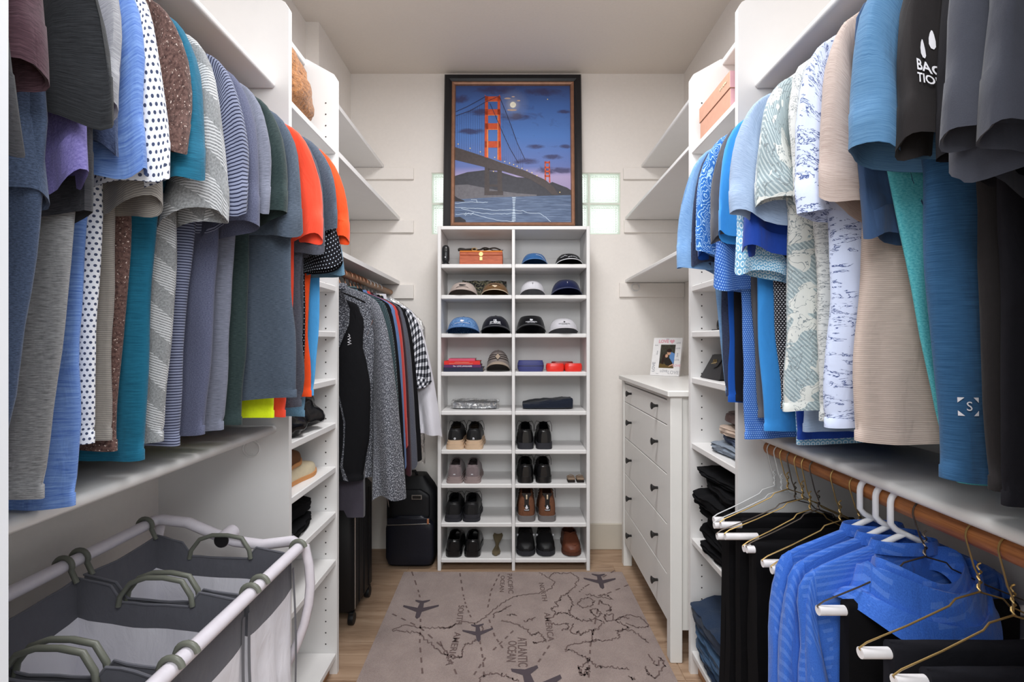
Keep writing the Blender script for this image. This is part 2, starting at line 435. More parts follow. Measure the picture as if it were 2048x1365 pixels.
def rod(x, y0, y1, z, r, mat, label):
    m = MB(); m.tube([(x, lerp(y0, y1, k/6), z) for k in range(7)], r, 20); return solo(m, 'closet_rod', mat, label, 'rod')
RLX, RRX, RZ = -.82, .80, 2.06
rod(RLX, YF+.001, TY0-.001, RZ, .016, M_rod2, 'wooden rod carrying the row of grey and orange shirts')
rod(RRX, YF+.001, TY0-.001, RZ, .016, M_rod2, 'wooden rod carrying the row of blue printed shirts')
LRZ = .995
rod(RRX, YF+.001, TY0-.001, LRZ, .021, M_rod, 'thick oak rod carrying wire hangers with black trousers')
BRX, BRZ = -.793, 1.64
rod(BRX, TY1+.001, YB-.02, BRZ, .017, M_rod2, 'wooden rod carrying jackets beside the shoe rack')

# ------------------------------------------------------------------ shoe rack
RF, RX0, RX1, RTOP = 2.86, -.448, .4335, 1.995
RXM = -.009
rack = thing('shoe_rack', 'tall white two-column rack of shoes and caps under the painting', 'shelf unit', ((RX0+RX1)/2, 3.0, 0))
RZS = [1.775, 1.596, 1.373, 1.151, .925, .70, .503, .278, .072]
for x0, x1, nm in ((RX0, RX0+.02, 'side_panel'), (RX1-.02, RX1, 'side_panel'), (RXM-.009, RXM+.009, 'divider')):
    m = MB(); m.box(x0, x1, RF, YB-.017, 0, RTOP-.0205 if nm == 'divider' else RTOP, .002); part(m, nm, M_white, rack, smooth=20)
m = MB(); m.box(RX0+.0205, RX1-.0205, RF, YB-.017, RTOP-.02, RTOP, .002); part(m, 'top_panel', M_white, rack, smooth=20)
m = MB(); m.box(RX0+.0205, RX1-.0205, YB-.023, YB-.0175, .03, RTOP-.021); part(m, 'back_panel', M_white, rack)
for z in RZS:
    for x0, x1 in ((RX0+.0205, RXM-.0095), (RXM+.0095, RX1-.0205)):
        m = MB(); m.box(x0, x1, RF-.002, YB-.024, z-.024, z, .004); part(m, 'shelf', M_white, rack, smooth=20)
for x0, x1 in ((RX0+.0205, RXM-.0095), (RXM+.0095, RX1-.0205)):
    m = MB(); m.box(x0, x1, YB-.035, YB-.024, 1.79, 1.852, .002); part(m, 'cleat', M_white, rack)

# ------------------------------------------------------------------ dresser
DX, DY0, DY1 = .645, 2.04, 2.97
dr = thing('dresser', 'white chest of drawers with black knobs beneath the empty shelves', 'dresser', ((DX+XR)/2, (DY0+DY1)/2, 0))
m = MB(); m.box(DX-.02, XR-.015, DY0-.018, DY1+.015, 1.10, 1.126, .004); part(m, 'top', M_dress, dr, smooth=25)
for x0, x1 in ((DX-.004, DX+.046), (XR-.07, XR-.02)):
    for y0 in (DY0, DY1-.05):
        m = MB(); m.box(x0, x1, y0, y0+.05, 0, 1.0995, .003); part(m, 'leg', M_dress, dr, smooth=20)
for y0 in (DY0+.012, DY1-.03):
    m = MB(); m.box(DX+.0465, XR-.0705, y0, y0+.018, .13, 1.0995); part(m, 'side_panel', M_dress, dr)
m = MB(); m.box(XR-.035, XR-.03, DY0+.051, DY1-.051, .13, 1.0995); part(m, 'back_panel', M_dress, dr)
m = MB(); m.box(DX+.006, DX+.03, DY0+.0505, DY1-.0505, 1.082, 1.0995); part(m, 'rail', M_dress, dr)
m = MB(); m.box(DX+.03, XR-.071, DY0+.0505, DY1-.0505, .15, .16); part(m, 'bottom_panel', M_dress, dr)
DZ = [1.079, .973, .765, .554, .343, .144]
for a, b in zip(DZ, DZ[1:]):
    m = MB(); m.box(DX, DX+.02, DY0+.052, DY1-.052, b+.0018, a-.0018, .002); d_ = part(m, 'drawer', M_dress, dr, smooth=20)
    m = MB(); m.box(DX+.0205, XR-.08, DY0+.06, DY1-.06, b+.012, a-.012); part(m, 'drawer_box', M_dress, d_)
    for yk in (2.235, 2.74):
        zk = (a+b)/2+(.012 if a > 1 else .008)
        m = MB(); m.lathe([(.006, 0), (.0065, -.012), (.010, -.02), (.0165, -.027), (.0165, -.0295), (.012, -.0315)], (DX-.0003, yk, zk), 18, 'x'); part(m, 'knob', M_blk, d_, 'black bell-shaped knob')
# ------------------------------------------------------------------ garments on hangers
def spow(v, e): return math.copysign(abs(v)**e, v)
def interp(tab, x):
    for (a, fa), (b, fb) in zip(tab, tab[1:]):
        if x <= b: return lerp(fa, fb, (x-a)/(b-a)) if b > a else fb
    return tab[-1][1]

def garment(name, label, rx, rz, o, d, tip, hem, mat, edge=None, w=None, cat='shirt', group=None, sleeve_mat=None, thick=.022, seed=None,
            cuffw=.15, wallu=.24, collar=None, taper=.02, drift=0., inner=-.03, puff=.030, yaw=.015, top=.082, shw=.205, cuff_mat=None, curve=0.):
    """o: +1 when the aisle lies towards +x. tip: photo pixel of the outer cuff edge or (u, z). hem: height of the hem."""
    seed = (d*37.7 if seed is None else seed)
    if len(tip) == 2: p = P(tip[0], tip[1], d); uT, zT = (p.x-rx)*o, p.z
    else: uT, zT = tip[0], tip[1]
    if w is None: w = .19 if edge is None else ((edge-VX)/F*d-rx)*o
    w = max(.06, min(.27, w))
    zt = rz-top; L = zt-hem
    def pos(u, t, z): return Vector((rx+o*u, d+t, z))
    th = thing(name, label, cat, (rx, d, hem), group)
    # torso
    prof = [(0, .068), (.012, .10), (.03, .145), (.05, shw-.02), (.075, shw), (.12, shw+.004), (.2, shw-.004), (.27, lerp(shw, w, .55)), (.36, w), (L, w-taper)]
    rows = [0, .006, .014, .025, .04, .06, .085, .12, .165, .21, .255, .3]
    k = 14
    rows += [lerp(.3, L, (i+1)/k) for i in range(k)]
    n = 44; rings = []
    def tp(dz, a):
        hw = interp(prof, dz); s = dz/L; g = sstep(.12, .9, s)
        T = lerp(min(.011, thick), thick, sstep(0, .3, s))
        sh = drift*s**1.6
        if True:
            hh_ = hw if math.cos(a) > 0 or dz < .28 else lerp(hw, max(hw, wallu), sstep(.28, .42, dz)); u = hh_*spow(math.cos(a), .72); t = T*spow(math.sin(a), .75)
            t += g*(.0075*math.sin(u*34+seed*2.1+s*1.7)+.004*math.sin(u*71+seed*5.3-s*3))*max(.25, 1-abs(u)/.3)
            t += .004*nz(u*9+seed, s*7, seed)+.0045*g*nz(u*22+seed*3, s*3.5, 2.)
            uu = u*(1+g*(.10*nz(s*2.6, seed*1.7, 4.)+.03*nz(s*7, seed, 1.)))+sh+.012*g*nz(s*2+seed*1.3, 8.)
            z = zt-dz+(.006*math.sin(u*17+seed)+curve*(1-(u/.2)**2) if dz == L else 0)
            return pos(uu, t, z)
    rings = [[tp(dz, 2*PI*i/n) for i in range(n)] for dz in rows]
    def near(u, z):          # a point of the body face turned to the door
        hw = interp(prof, zt-z); q = min(1., abs(u)/hw)**(1/.72); a = math.acos(math.copysign(q, u)); return tp(zt-z, 2*PI-a)
    c0 = sum(rings[-1], Vector())/n; hb = Vector((0, 0, .02))
    rings[-1:] = [[p+hb for p in rings[-1]], [c0+(p-c0)*1.012+hb*.95 for p in rings[-1]], [c0+(p-c0)*1.012 for p in rings[-1]]]
    rings.append([c0+(p-c0)*.93+Vector((0, 0, .004)) for p in rings[-1]]); rings.append([c0+(p-c0)*.9+Vector((0, 0, .05)) for p in rings[-2]])
    m = MB(); m.loft(rings, uv=True, uvo=(seed % 3, seed % 2)); part(m, 'body', mat, th, smooth=70)
    # sleeves
    sm = sleeve_mat or mat; fn = None
    for side in (1, -1):
        if side == 1: uo, zo = uT, zT
        else: uo, zo = min(wallu, uT), max(zT, zt-.32)
        cw = min(cuffw, uo-.03) if zo > zt-.45 else cuffw
        S = Vector((shw-.03, zt-.048)); A = Vector((shw-.02, zt-.235))
        CO = Vector((uo, zo)); CI = Vector((uo-cw, zo+inner))
        if CI.y > A.y-.03: CI.y = A.y-.03
        c1 = Vector((lerp(shw, uo, .62)+.012, zt-.075)); c2 = Vector((uo+.004, lerp(zt, zo, .55)))
        if zo < zt-.42: c1 = Vector((lerp(shw, uo, .35)+.012, zt-.068)); c2 = Vector((lerp(shw, uo, .72), lerp(zt, zo, .5)))
        def O(s):
            q = 1-s; return S*q**3+c1*3*q*q*s+c2*3*q*s*s+CO*s**3
        def I(s): return A.lerp(CI, s)
        def sp(s, a, grow=0., uo=uo, O=O, I=I, side=side):
            c = (O(s)+I(s))/2; h = (O(s)-I(s))/2; tk = lerp(.016, puff, sstep(0, .6, s))
            r = 1+grow
            q = c+h*(spow(math.cos(a), .8)*r)
            t = tk*r*spow(math.sin(a), .8)*(1+.18*math.sin(3*a+seed))
            t += sstep(.55, 1., s)*tk*.42*math.sin(2*math.cos(a)*2.4+seed*4.1)
            t += (.004*math.sin(2.2*a+s*6+seed*3)+.005*nz(seed, s*5, math.cos(a)*2)+.0035*math.sin(s*9+a*2.3+seed))*sstep(.1, .5, s)-yaw*s
            zz = q.y+(.009*math.sin(a*2+seed*1.3)+.006*math.sin(a*3+seed*2.9))*sstep(.7, 1., s)
            return pos(q.x*side, t, zz)
        n2 = 30; rr = []
        for s in (0, .06, .14, .23, .33, .43, .53, .63, .72, .8, .87): rr.append([sp(s, 2*PI*i/n2) for i in range(n2)])
        for s, g_ in ((.875, .018), (.94, .02), (1., .02)): rr.append([sp(s, 2*PI*i/n2, g_) for i in range(n2)])
        e = rr[-1]; c0 = sum(e, Vector())/n2
        rr.append([c0+(p-c0)*.95+Vector((0, 0, .003)) for p in e]); rr.append([c0+(p-c0)*.9+Vector((0, 0, .05)) for p in e])
        m = MB(); m.loft(rr, uv=True, uvo=(seed % 5, seed % 3)); part(m, 'sleeve', sm, th, smooth=70)
        if side == 1: fn = sp
    # collar
    m = MB(); ch = .03 if collar else .014; cr = []
    for j, (f, zz) in enumerate(((1.02, -.012), (1.0, .0), (.92, ch), (.86, ch-.004), (.9, -.01))):
        cr.append([pos(.072*f*math.cos(2*PI*i/24), (.024*f)*math.sin(2*PI*i/24), zt+zz) for i in range(24)])
    m.loft(cr, uv=True); part(m, 'collar', cuff_mat or mat, th, smooth=70)
    th_near[th.name] = near
    return th, fn
th_near = {}

# fabrics of the left row
m_plum = heather('plum_heather', (52, 34, 42), (110, 82, 92)); m_char = heather('charcoal_heather', (24, 25, 28), (66, 66, 72))
m_slate = heather('slate_heather', (48, 58, 78), (96, 112, 142), 120, 300); m_black = heather('black_heather', (16, 17, 20), (58, 60, 64), 14, 500)
m_peri = heather('periwinkle_heather', (98, 90, 158), (150, 142, 205), 160, 220); m_marl = heather('grey_marl', (62, 62, 66), (196, 196, 198), 26, 380, .35, .65)
m_lgrey = heather('light_grey_heather', (110, 112, 120), (204, 204, 210), 18, 420, .34, .66); m_snavy = heather('navy_heather', (46, 58, 92), (104, 120, 156), 120, 260)
m_royal = heather('royal_heather', (52, 94, 190), (150, 186, 240), 10, 160, .32, .68); m_dot = dots('white_navy_dots', (232, 234, 240), (70, 78, 104), .0088, .26)
m_wgrey = stripes('warm_grey_weave', (148, 142, 136), (116, 112, 108), .0032, .4); m_brown = specks('brown_tweed', (118, 92, 86), (66, 48, 46), (222, 206, 196), 240, .66)
m_teal = heather('teal_heather', (16, 76, 104), (44, 128, 160), 12, 420)
def patchstripe():
    t = NT('grey_patch_stripe', .9, .12, .1); v = t.coord('UV'); x = t.sep(v)
    k = t.math('GREATER_THAN', t.math('SINE', t.math('ADD', t.math('MULTIPLY', t.math('ADD', x[0], t.math('MULTIPLY', x[1], .6)), 62.), t.math('MULTIPLY', x[1], 31.))), -.1)
    f = t.math('FRACT', t.math('MULTIPLY', t.math('ADD', x[1], t.math('MULTIPLY', x[0], .35)), 1/.0048)); s = t.math('LESS_THAN', f, .45)
    h = t.ramp(t.noise(t.coord('UV', (300, 300, 1)), 1, 2), [(.3, lin((118, 120, 122))), (.7, lin((160, 162, 164)))])
    t.col(t.mix(t.math('MULTIPLY', k, s), h, lin((206, 207, 210)))); t.wrinkle(t.noise(t.coord('UV'), 500, 2)); return t.m
m_patch = patchstripe(); m_nstr = stripes('navy_fine_stripe', (128, 134, 158), (34, 38, 60), .0058, .36)
m_spur = heather('slate_purple_heather', (66, 70, 94), (118, 122, 148), 150, 260); m_gblue = heather('grey_blue_heather', (92, 96, 112), (148, 152, 170), 20, 360)
m_green = heather('dark_green_heather', (32, 44, 46), (64, 80, 80), 40, 360); m_cblue = heather('charcoal_blue_heather', (54, 64, 78), (100, 112, 128), 40, 420)
m_yel = cloth('neon_yellow', (222, 240, 32)); m_coral = cloth('neon_coral', (255, 84, 58), .06); m_orange = cloth('orange_red', (246, 84, 36), .08)
m_dkgrey = heather('dark_grey_heather', (58, 60, 70), (104, 106, 118), 60, 300); m_bdot = dots('black_pin_dots', (18, 18, 24), (196, 204, 220), .008, .16)
m_denim = heather('slate_denim_heather', (70, 112, 140), (126, 162, 186), 120, 260); m_sky = cloth('sky_blue', (84, 170, 234), .06)
m_pbl = cloth('pale_piping', (128, 160, 210))
GL = 'shirts on the upper rod over the laundry sorter'
ROWL = []; ROWR = []
DL = [0.5, 0.548, 0.592, 0.628, 0.655, 0.682, 0.708, 0.732, 0.762, 0.797, 0.828, 0.862, 0.905, 0.962, 1.03, 1.085, 1.14, 1.2, 1.272, 1.318, 1.352, 1.388, 1.418, 1.447, 1.474, 1.502, 1.528]
DR = [0.555, 0.592, 0.632, 0.668, 0.712, 0.778, 0.84, 0.862, 0.915, 0.985, 1.06, 1.125, 1.19, 1.228, 1.262, 1.295, 1.33, 1.362, 1.392, 1.422, 1.45, 1.472, 1.493, 1.52]
def fit(k, d, D):        # cloth no thicker than the room its neighbours leave
    i = D.index(d); gap = min([abs(D[j]-d) for j in (i-1, i+1) if 0 <= j < len(D)])
    k['thick'] = min(k.get('thick', .022), max(.011, gap*.5)); k['puff'] = min(k.get('puff', .03), max(.015, gap*.72)); k['yaw'] = min(k.get('yaw', .015), gap*.3)
def LS(label, d, tip, hem, mat, edge=None, name='t_shirt', **k):
    ROWL.append((d, label)); fit(k, d, DL)
    return garment(name, label, RLX, RZ, 1, d, tip, hem, mat, edge, group=GL, **k)
LS('charcoal heather shirt squeezed against the door jamb', .50, (48, 300), 1.10, m_char, w=.19)
LS('plum brown heather shirt beside the door jamb', .548, (88, 160), 1.14, m_plum, w=.2)
LS('slate blue heather shirt between the plum and black ones', .592, (88, 388), 1.10, m_slate, w=.265, taper=.07)
LS('black heather t-shirt with a wide hemmed sleeve', .628, (206, 235), 1.16, m_black, w=.16, cuffw=.17, yaw=.0)
LS('periwinkle purple shirt peeking under the black heather sleeve', .655, (192, 362), 1.14, m_peri, w=.15, cuffw=.14)
LS('grey marl shirt with a charcoal sleeve, long body', .682, (186, 430), 1.115, m_marl, edge=165, sleeve_mat=m_char, taper=.05)
LS('pale grey heather shirt beside the royal blue one', .708, (241, 222), 1.16, m_lgrey, w=.14)
LS('navy heather shirt under the pale grey sleeve', .732, (246, 300), 1.14, m_snavy, w=.14)
LS('royal blue streaked shirt with pale blue body', .762, (296, 345), 1.078, m_royal, edge=185, taper=.03)
LS('white polo shirt with navy dots', .797, (331, 362), 1.16, m_dot, w=.155, name='polo_shirt', collar=True)
LS('warm grey woven polo shirt beside the dotted one', .828, (324, 412), 1.158, m_wgrey, edge=226, name='polo_shirt', collar=True, taper=.01)
LS('brown tweed shirt with white flecks', .862, (381, 305), 1.14, m_brown, edge=262)
LS('teal heather t-shirt with folded cuff', .905, (411, 362), 1.118, m_teal, edge=318, taper=.035)
LS('grey polo shirt with patches of white stripes', .962, (452, 432), 1.13, m_patch, edge=352, name='polo_shirt', collar=True)
LS('grey blue polo shirt with fine navy stripes', 1.03, (496, 428), 1.113, m_nstr, edge=392, name='polo_shirt', collar=True, taper=.04)
LS('slate purple heather shirt beside the striped polo', 1.085, (521, 452), 1.13, m_spur, edge=440, taper=.03)
LS('grey blue heather t-shirt next to the green one', 1.14, (546, 424), 1.119, m_gblue, edge=470, taper=.03)
LS('dark green heather t-shirt on the upper rod', 1.2, (574, 428), 1.13, m_green, edge=496)
LS('charcoal blue t-shirt beside the neon coral one', 1.272, (607, 470), 1.18, m_cblue, edge=583, taper=.0, thick=.026)
LS('neon yellow shirt showing only below the charcoal blue one', 1.318, (.205, 1.70, 0), 1.122, m_yel, edge=545, taper=.0, puff=.012, thick=.018)
LS('neon coral red t-shirt on the upper rod', 1.352, (646, 478), 1.127, m_coral, edge=588, thick=.03, cuffw=.17)
LS('dark grey shirt wedged behind the neon coral one', 1.388, (652, 505), 1.15, m_dkgrey, edge=610)
LS('charcoal heather tee before the orange shirt', 1.418, (677, 458), 1.17, m_dkgrey, edge=612, sleeve_mat=m_cblue)
LS('black polo shirt with tiny white dots', 1.447, (684, 530), 1.19, m_bdot, edge=612, name='polo_shirt')
LS('orange red t-shirt with a rolled cuff', 1.474, (699, 482), 1.16, m_orange, edge=628)
LS('slate denim blue heather t-shirt by the tower panel', 1.502, (692, 548), 1.10, m_denim, edge=622)
LS('sky blue t-shirt nearest the tower panel in its row', 1.528, (656, 545), 1.168, m_sky, edge=645, puff=.02, thick=.016, yaw=.01)

# fabrics of the right row
m_nblk = cloth('near_black', (30, 29, 34), .15, sheen=0); m_cgrey = cloth('charcoal_grey', (72, 74, 84), .1); m_ckw = cloth('charcoal_warm', (44, 41, 42), .12, sheen=.05)
m_dblue = heather('denim_blue_heather', (54, 98, 142), (112, 156, 194), 8, 360, .3, .7); m_dblue2 = heather('deep_denim_heather', (34, 70, 108), (70, 116, 160), 8, 380)
m_aqua = heather('aqua_heather', (46, 164, 184), (128, 220, 226), 90, 160); m_nslate = cloth('navy_slate', (58, 82, 118), .08)
m_beige = heather('beige_rose_heather', (172, 150, 142), (222, 206, 198), 10, 420); m_beige2 = stripes('beige_rib', (198, 181, 171), (176, 157, 148), .0036, .4)
m_lgb = heather('light_grey_blue_heather', (142, 164, 198), (184, 204, 232), 18, 320); m_roy2 = cloth('royal_blue_rib', (34, 70, 164), .15)
m_bright = cloth('bright_blue', (66, 156, 236), .05); m_dg2 = cloth('mid_grey', (94, 94, 100), .1); m_mblue = cloth('medium_blue', (26, 82, 172), .06)
m_steel = heather('steel_blue_heather', (104, 150, 206), (150, 188, 230), 20, 360); m_nav2 = heather('navy_black_heather', (38, 44, 64), (74, 82, 110), 60, 300)
m_circ = dots('pale_blue_rings', (120, 174, 208), (226, 240, 248), .013, .33, .085); m_mesh = dots('blue_mesh_dots', (58, 104, 188), (146, 186, 236), .0058, .28)
def contour(name, c1, c2, freq, width, scale, asp=(1, 1, 1)):
    t = NT(name, .9, .12, .1); f = t.noise(t.coord('UV', asp), scale, 2, .5)
    t.wrinkle(t.noise(t.coord('UV'), 500, 2))
    k = t.math('LESS_THAN', t.math('FRACT', t.math('MULTIPLY', f, freq)), width); g = t.math('GREATER_THAN', t.noise(t.coord('UV'), 300, 1), .42)
    t.col(t.mix(t.math('MULTIPLY', k, g), lin(c1), lin(c2))); return t.m
m_topo = contour('topographic_blue', (52, 110, 188), (176, 212, 244), 26., .3, 14.)
def weave():
    t = NT('black_white_weave', .9, .1, .1); x = t.sep(t.coord('UV', (1/.0075, 1/.0055, 1)))
    row = t.math('FLOOR', x[1]); sh = t.math('MULTIPLY', t.math('MODULO', t.math('ABSOLUTE', row), 2.), .5)
    k = t.math('MULTIPLY', t.math('LESS_THAN', t.math('FRACT', t.math('ADD', x[0], sh)), .5), t.math('LESS_THAN', t.math('FRACT', x[1]), .6))
    t.col(t.mix(k, lin((30, 30, 36)), lin((190, 190, 196)))); t.wrinkle(t.noise(t.coord('UV'), 500, 2)); return t.m
m_weave = weave()
def floral():
    t = NT('sage_floral', .9, .1, .1); v = t.coord('UV')
    n1 = t.noise(v, 17, 2, .5, .6); n2 = t.noise(v, 26, 3, .6, 1.)
    x = t.sep(t.coord('UV', (900, 900, 1), (0, 0, .785))); hatch = t.math('GREATER_THAN', t.math('SINE', x[0]), .2)
    bgc = t.mix(hatch, lin((146, 162, 168)), lin((188, 200, 202)))
    a = t.mix(t.math('GREATER_THAN', n1, .53), bgc, lin((216, 218, 214)))
    ln = t.math('LESS_THAN', t.math('ABSOLUTE', t.math('SUBTRACT', n2, .5)), .012)
    t.col(t.mix(ln, a, lin((132, 142, 146)))); t.wrinkle(n2); return t.m
m_floral = floral()
def island(name, base, ink, sc=1., thr=.56):
    t = NT(name, .9, .1, .1); v = t.coord('UV')
    f = t.noise(t.coord('UV', (26*sc, 95*sc, 1)), 1, 5, .65, .8); k = t.math('LESS_THAN', t.math('ABSOLUTE', t.math('SUBTRACT', f, .5)), .022)
    msk = t.math('GREATER_THAN', t.noise(t.coord('UV', (13, 40, 1), (0, 0, 0), (4, 2, 0)), 1, 2), thr-.06)
    dark = t.math('GREATER_THAN', t.noise(t.coord('UV', (40, 130, 1), (0, 0, 0), (1, 7, 0)), 1, 4, .7), .69)
    q = t.math('MAXIMUM', t.math('MULTIPLY', k, msk), dark)
    t.col(t.mix(q, lin(base), lin(ink))); t.wrinkle(f); return t.m
m_island = island('island_print', (204, 214, 240), (76, 90, 138)); m_lpat = island('pale_sketch_print', (210, 212, 210), (128, 134, 138), 1.5, .5)
GR = 'shirts on the upper rod over the oak trouser rod'
def RS(label, d, tip, hem, mat, edge=None, name='t_shirt', **k):
    ROWR.append((d, label)); fit(k, d, DR)
    return garment(name, label, RRX, RZ, -1, d, tip, hem, mat, edge, group=GR, **k)
M_print = plain('white_print', (232, 230, 236), .7)
th, fn = RS('near-black shirt with a white tick by the door jamb', .555, (1982, 262), 1.07, m_nblk, w=.17, yaw=0, sleeve_mat=m_cgrey)
m = MB()
def onsleeve(fn, s0, a0, L=.27, R=.075):
    def g(u, v):
        p = fn(s0-v/L, a0-u/R, .05); return p
    return g
g = onsleeve(fn, .62, 5.0)
tick = [(-.016, .004, .003), (-.0145, -.004, .006), (-.012, -.011, .008), (-.004, -.002, .006), (.008, .009, .0045), (.02, .018, .002)]
m.loft([[g(u+wd*.5, v-wd*.3), g(u-wd*.5, v+wd*.3)] for u, v, wd in tick], closed=False); part(m, 'tick_print', M_print, th)
RS('charcoal grey t-shirt with a broad sleeve hem', .592, (1904, 262), 1.09, m_cgrey, w=.15, yaw=.0, cuffw=.16)
RS('slate charcoal shirt under the broad grey sleeve', .632, (1912, 345), 1.1, m_cgrey, w=.14)
RS('black shirt beside the lettered charcoal one', .668, (1884, 318), 1.1, m_nblk, w=.15, cuffw=.12)
th, fn = RS('dark charcoal t-shirt with white lettering on its sleeve', .712, (1808, 285), 1.12, m_ckw, w=.14, cuffw=.14, yaw=.0)
for tx, s0, sz in (('BAC', .86, .021), ('TION', .915, .016)):
    g = onsleeve(fn, s0, 5.42, .3, .062); part(text_mb(tx, sz, g, .02), 'lettering', M_print, th, smooth=0)
for s0, da in ((.70, -.2), (.77, .05)):
    g = onsleeve(fn, s0, 5.42+da, .3, .062); m = MB(); m.poly([g(.0045*math.cos(q*PI/5)*(1-.4*math.sin(q*PI/5)), .014*math.sin(q*PI/5)) for q in range(10)]); part(m, 'drop_print', M_print, th)
th, fn = RS('denim blue heather shirt with a loose wide sleeve', .778, (1698, 302), 1.115, m_dblue2, edge=1848, sleeve_mat=m_dblue, cuffw=.19, yaw=.0, puff=.04, thick=.03, name='polo_shirt', collar=True)
nb_ = th_near[th.name]; lc = P(1918, 812, .76); uc = RRX-lc.x
def lg(u, v): return nb_(uc-u, lc.z+v)+Vector((0, -.003, 0))
part(text_mb('S', .02, lg, .0), 'logo', M_print, th, smooth=0)
for a_, b_ in ((-1, 1), (1, 1), (-1, -1), (1, -1)):
    m = MB(); m.poly([lg(a_*.014, b_*.014), lg(a_*.014, b_*.006), lg(a_*.006, b_*.014)]); part(m, 'logo_corner', M_print, th, smooth=0)
RS('aqua heather shirt tucked behind the denim blue one', .84, (.19, 1.66, 0), 1.085, m_aqua, w=.17, taper=.12, thick=.016, puff=.012, cuffw=.1)
RS('navy slate t-shirt with a rolled open cuff', .862, (1721, 470), 1.25, m_nslate, w=.06, taper=.02, cuffw=.13)
RS('beige rose polo shirt with ribbed cuffs', .915, (1641, 402), 1.148, m_beige2, edge=1722, sleeve_mat=m_beige, name='polo_shirt', collar=True, thick=.03, taper=-.01)
RS('pale periwinkle shirt printed with islands and palms', .985, (1588, 428), 1.155, m_island, edge=1655, thick=.03, taper=.0)
RS('pale grey sketch print shirt beside the island print', 1.06, (1577, 405), 1.165, m_lpat, edge=1625)
RS('sage grey floral shirt with a curved hem', 1.125, (1513, 402), 1.16, m_floral, edge=1580, thick=.028, taper=-.01, curve=.02)
RS('light grey blue heather t-shirt on the upper rod', 1.19, (1459, 430), 1.11, m_lgb, edge=1590, cuffw=.17)
RS('royal blue shirt with a ribbed cuff', 1.228, (1482, 500), 1.09, m_roy2, edge=1575)
RS('pale blue shirt printed with small rings', 1.262, (1463, 542), 1.072, m_circ, edge=1585)
RS('black and white woven texture shirt', 1.295, (1482, 425), 1.15, m_weave, edge=1545)
RS('bright blue t-shirt between woven and grey shirts', 1.33, (1437, 470), 1.084, m_bright, edge=1512)
RS('mid grey shirt beside the bright blue one', 1.362, (1422, 478), 1.12, m_dg2, edge=1500)
RS('blue mesh polo shirt with pale dots and a low cuff', 1.392, (1426, 575), 1.06, m_mesh, edge=1472, name='polo_shirt', taper=.03)
RS('blue polo shirt with white contour lines', 1.422, (1388, 502), 1.13, m_topo, edge=1475, name='polo_shirt', collar=True)
RS('black shirt between contour-line polo and medium blue shirt', 1.45, (1412, 480), 1.15, m_nblk, edge=1465)
RS('medium blue t-shirt beside the black one', 1.472, (1396, 512), 1.143, m_mblue, edge=1447)
RS('navy black heather shirt beside the steel blue one', 1.493, (1382, 528), 1.16, m_nav2, edge=1440)
RS('steel blue heather shirt nearest the tower in its row', 1.52, (1355, 533), 1.17, m_steel, edge=1418, taper=.05, puff=.022, thick=.016, yaw=.01)

# ------------------------------------------------------------------ jackets on the rod beside the shoe rack
GJ = 'jackets and shirts on the rod beside the shoe rack'
m_boucle = specks('grey_boucle', (96, 98, 106), (44, 45, 52), (178, 180, 188), 210, .57); m_jblack = cloth('jacket_black', (17, 17, 20), .2, sheen=0)
m_tstr = stripes('teal_black_stripe', (34, 40, 46), (92, 122, 126), .012, .22, .02); m_jblue = heather('jacket_blue', (64, 90, 140), (120, 146, 190))
m_jred = cloth('jacket_red', (196, 66, 60)); m_mar = heather('maroon_heather', (38, 22, 28), (74, 38, 46)); m_jsl = heather('jacket_slate', (60, 62, 72), (110, 112, 124), 90, 200)
m_white = cloth('white_cotton', (226, 224, 232), .03)
def plaid():
    t = NT('black_white_plaid', .9, .1, .1); x = t.sep(t.coord('UV', (1/.028, 1/.028, 1), (0, 0, .5)))
    a = t.math('LESS_THAN', t.math('FRACT', x[0]), .5); b = t.math('LESS_THAN', t.math('FRACT', x[1]), .5)
    k = t.math('MULTIPLY', t.math('ADD', a, b), .5)
    t.col(t.ramp(k, [(.0, lin((228, 228, 234))), (.5, lin((110, 112, 120))), (1., lin((22, 22, 28)))])); return t.m
m_plaid = plaid()
def JS(label, d, tip, hem, mat, w=.2, name='jacket', cat='jacket', **k):
    return garment(name, label, BRX, BRZ, 1, d, tip, hem, mat, w=w, cat=cat, group=GJ, wallu=.22, **{'top': .075, **k})
th, _ = JS('black zip jacket hanging against the fleece tower', 2.06, (.10, .95, 0), .76, m_jblack, w=.19, cuffw=.06, thick=.04, puff=.02, shw=.16, top=.13)
m = MB()
c = P(697, 675, 2.006)
for q in range(4): m.tube([c+Vector((.004*math.sin(q*1.7), 0, .014-q*.011)), c+Vector((.006+.002*q, 0, .008-q*.011)), c+Vector((-.003, 0, .003-q*.011))], .0012, 5)
part(m, 'logo', M_print, th)
th, fn = JS('grey boucle coat with a leather sleeve patch', 2.135, (.325, .66, 0), .74, m_boucle, w=.2, cuffw=.13, thick=.035, puff=.042, yaw=.04, inner=.02)
M_leath = plain('brown_leather_patch', (156, 100, 72), .6, .3)
m = MB(); Lr = []
for s in (.33, .345, .36, .375, .39): Lr.append([fn(s, a, .05) for a in (4.45, 4.6, 4.75, 4.9, 5.05)])
m.loft(Lr, closed=False); part(m, 'sleeve_patch', M_leath, th, 'brown leather patch')
m = MB(); m.loft([[Vector((lerp(-.79, xo, k/6), 2.012+.018*math.sin(k/6*PI)+.01*nz(k*.5, z_*6), z_)) for k in range(7)] for z_, xo in ((1.575, -.76), (1.53, -.70), (1.46, -.672), (1.40, -.675), (1.34, -.70), (1.28, -.725), (1.22, -.73), (1.12, -.715), (1.0, -.69), (.9, -.695), (.82, -.70), (.76, -.675))], closed=False, uv=True); part(m, 'front_flap', m_boucle, th, smooth=60)
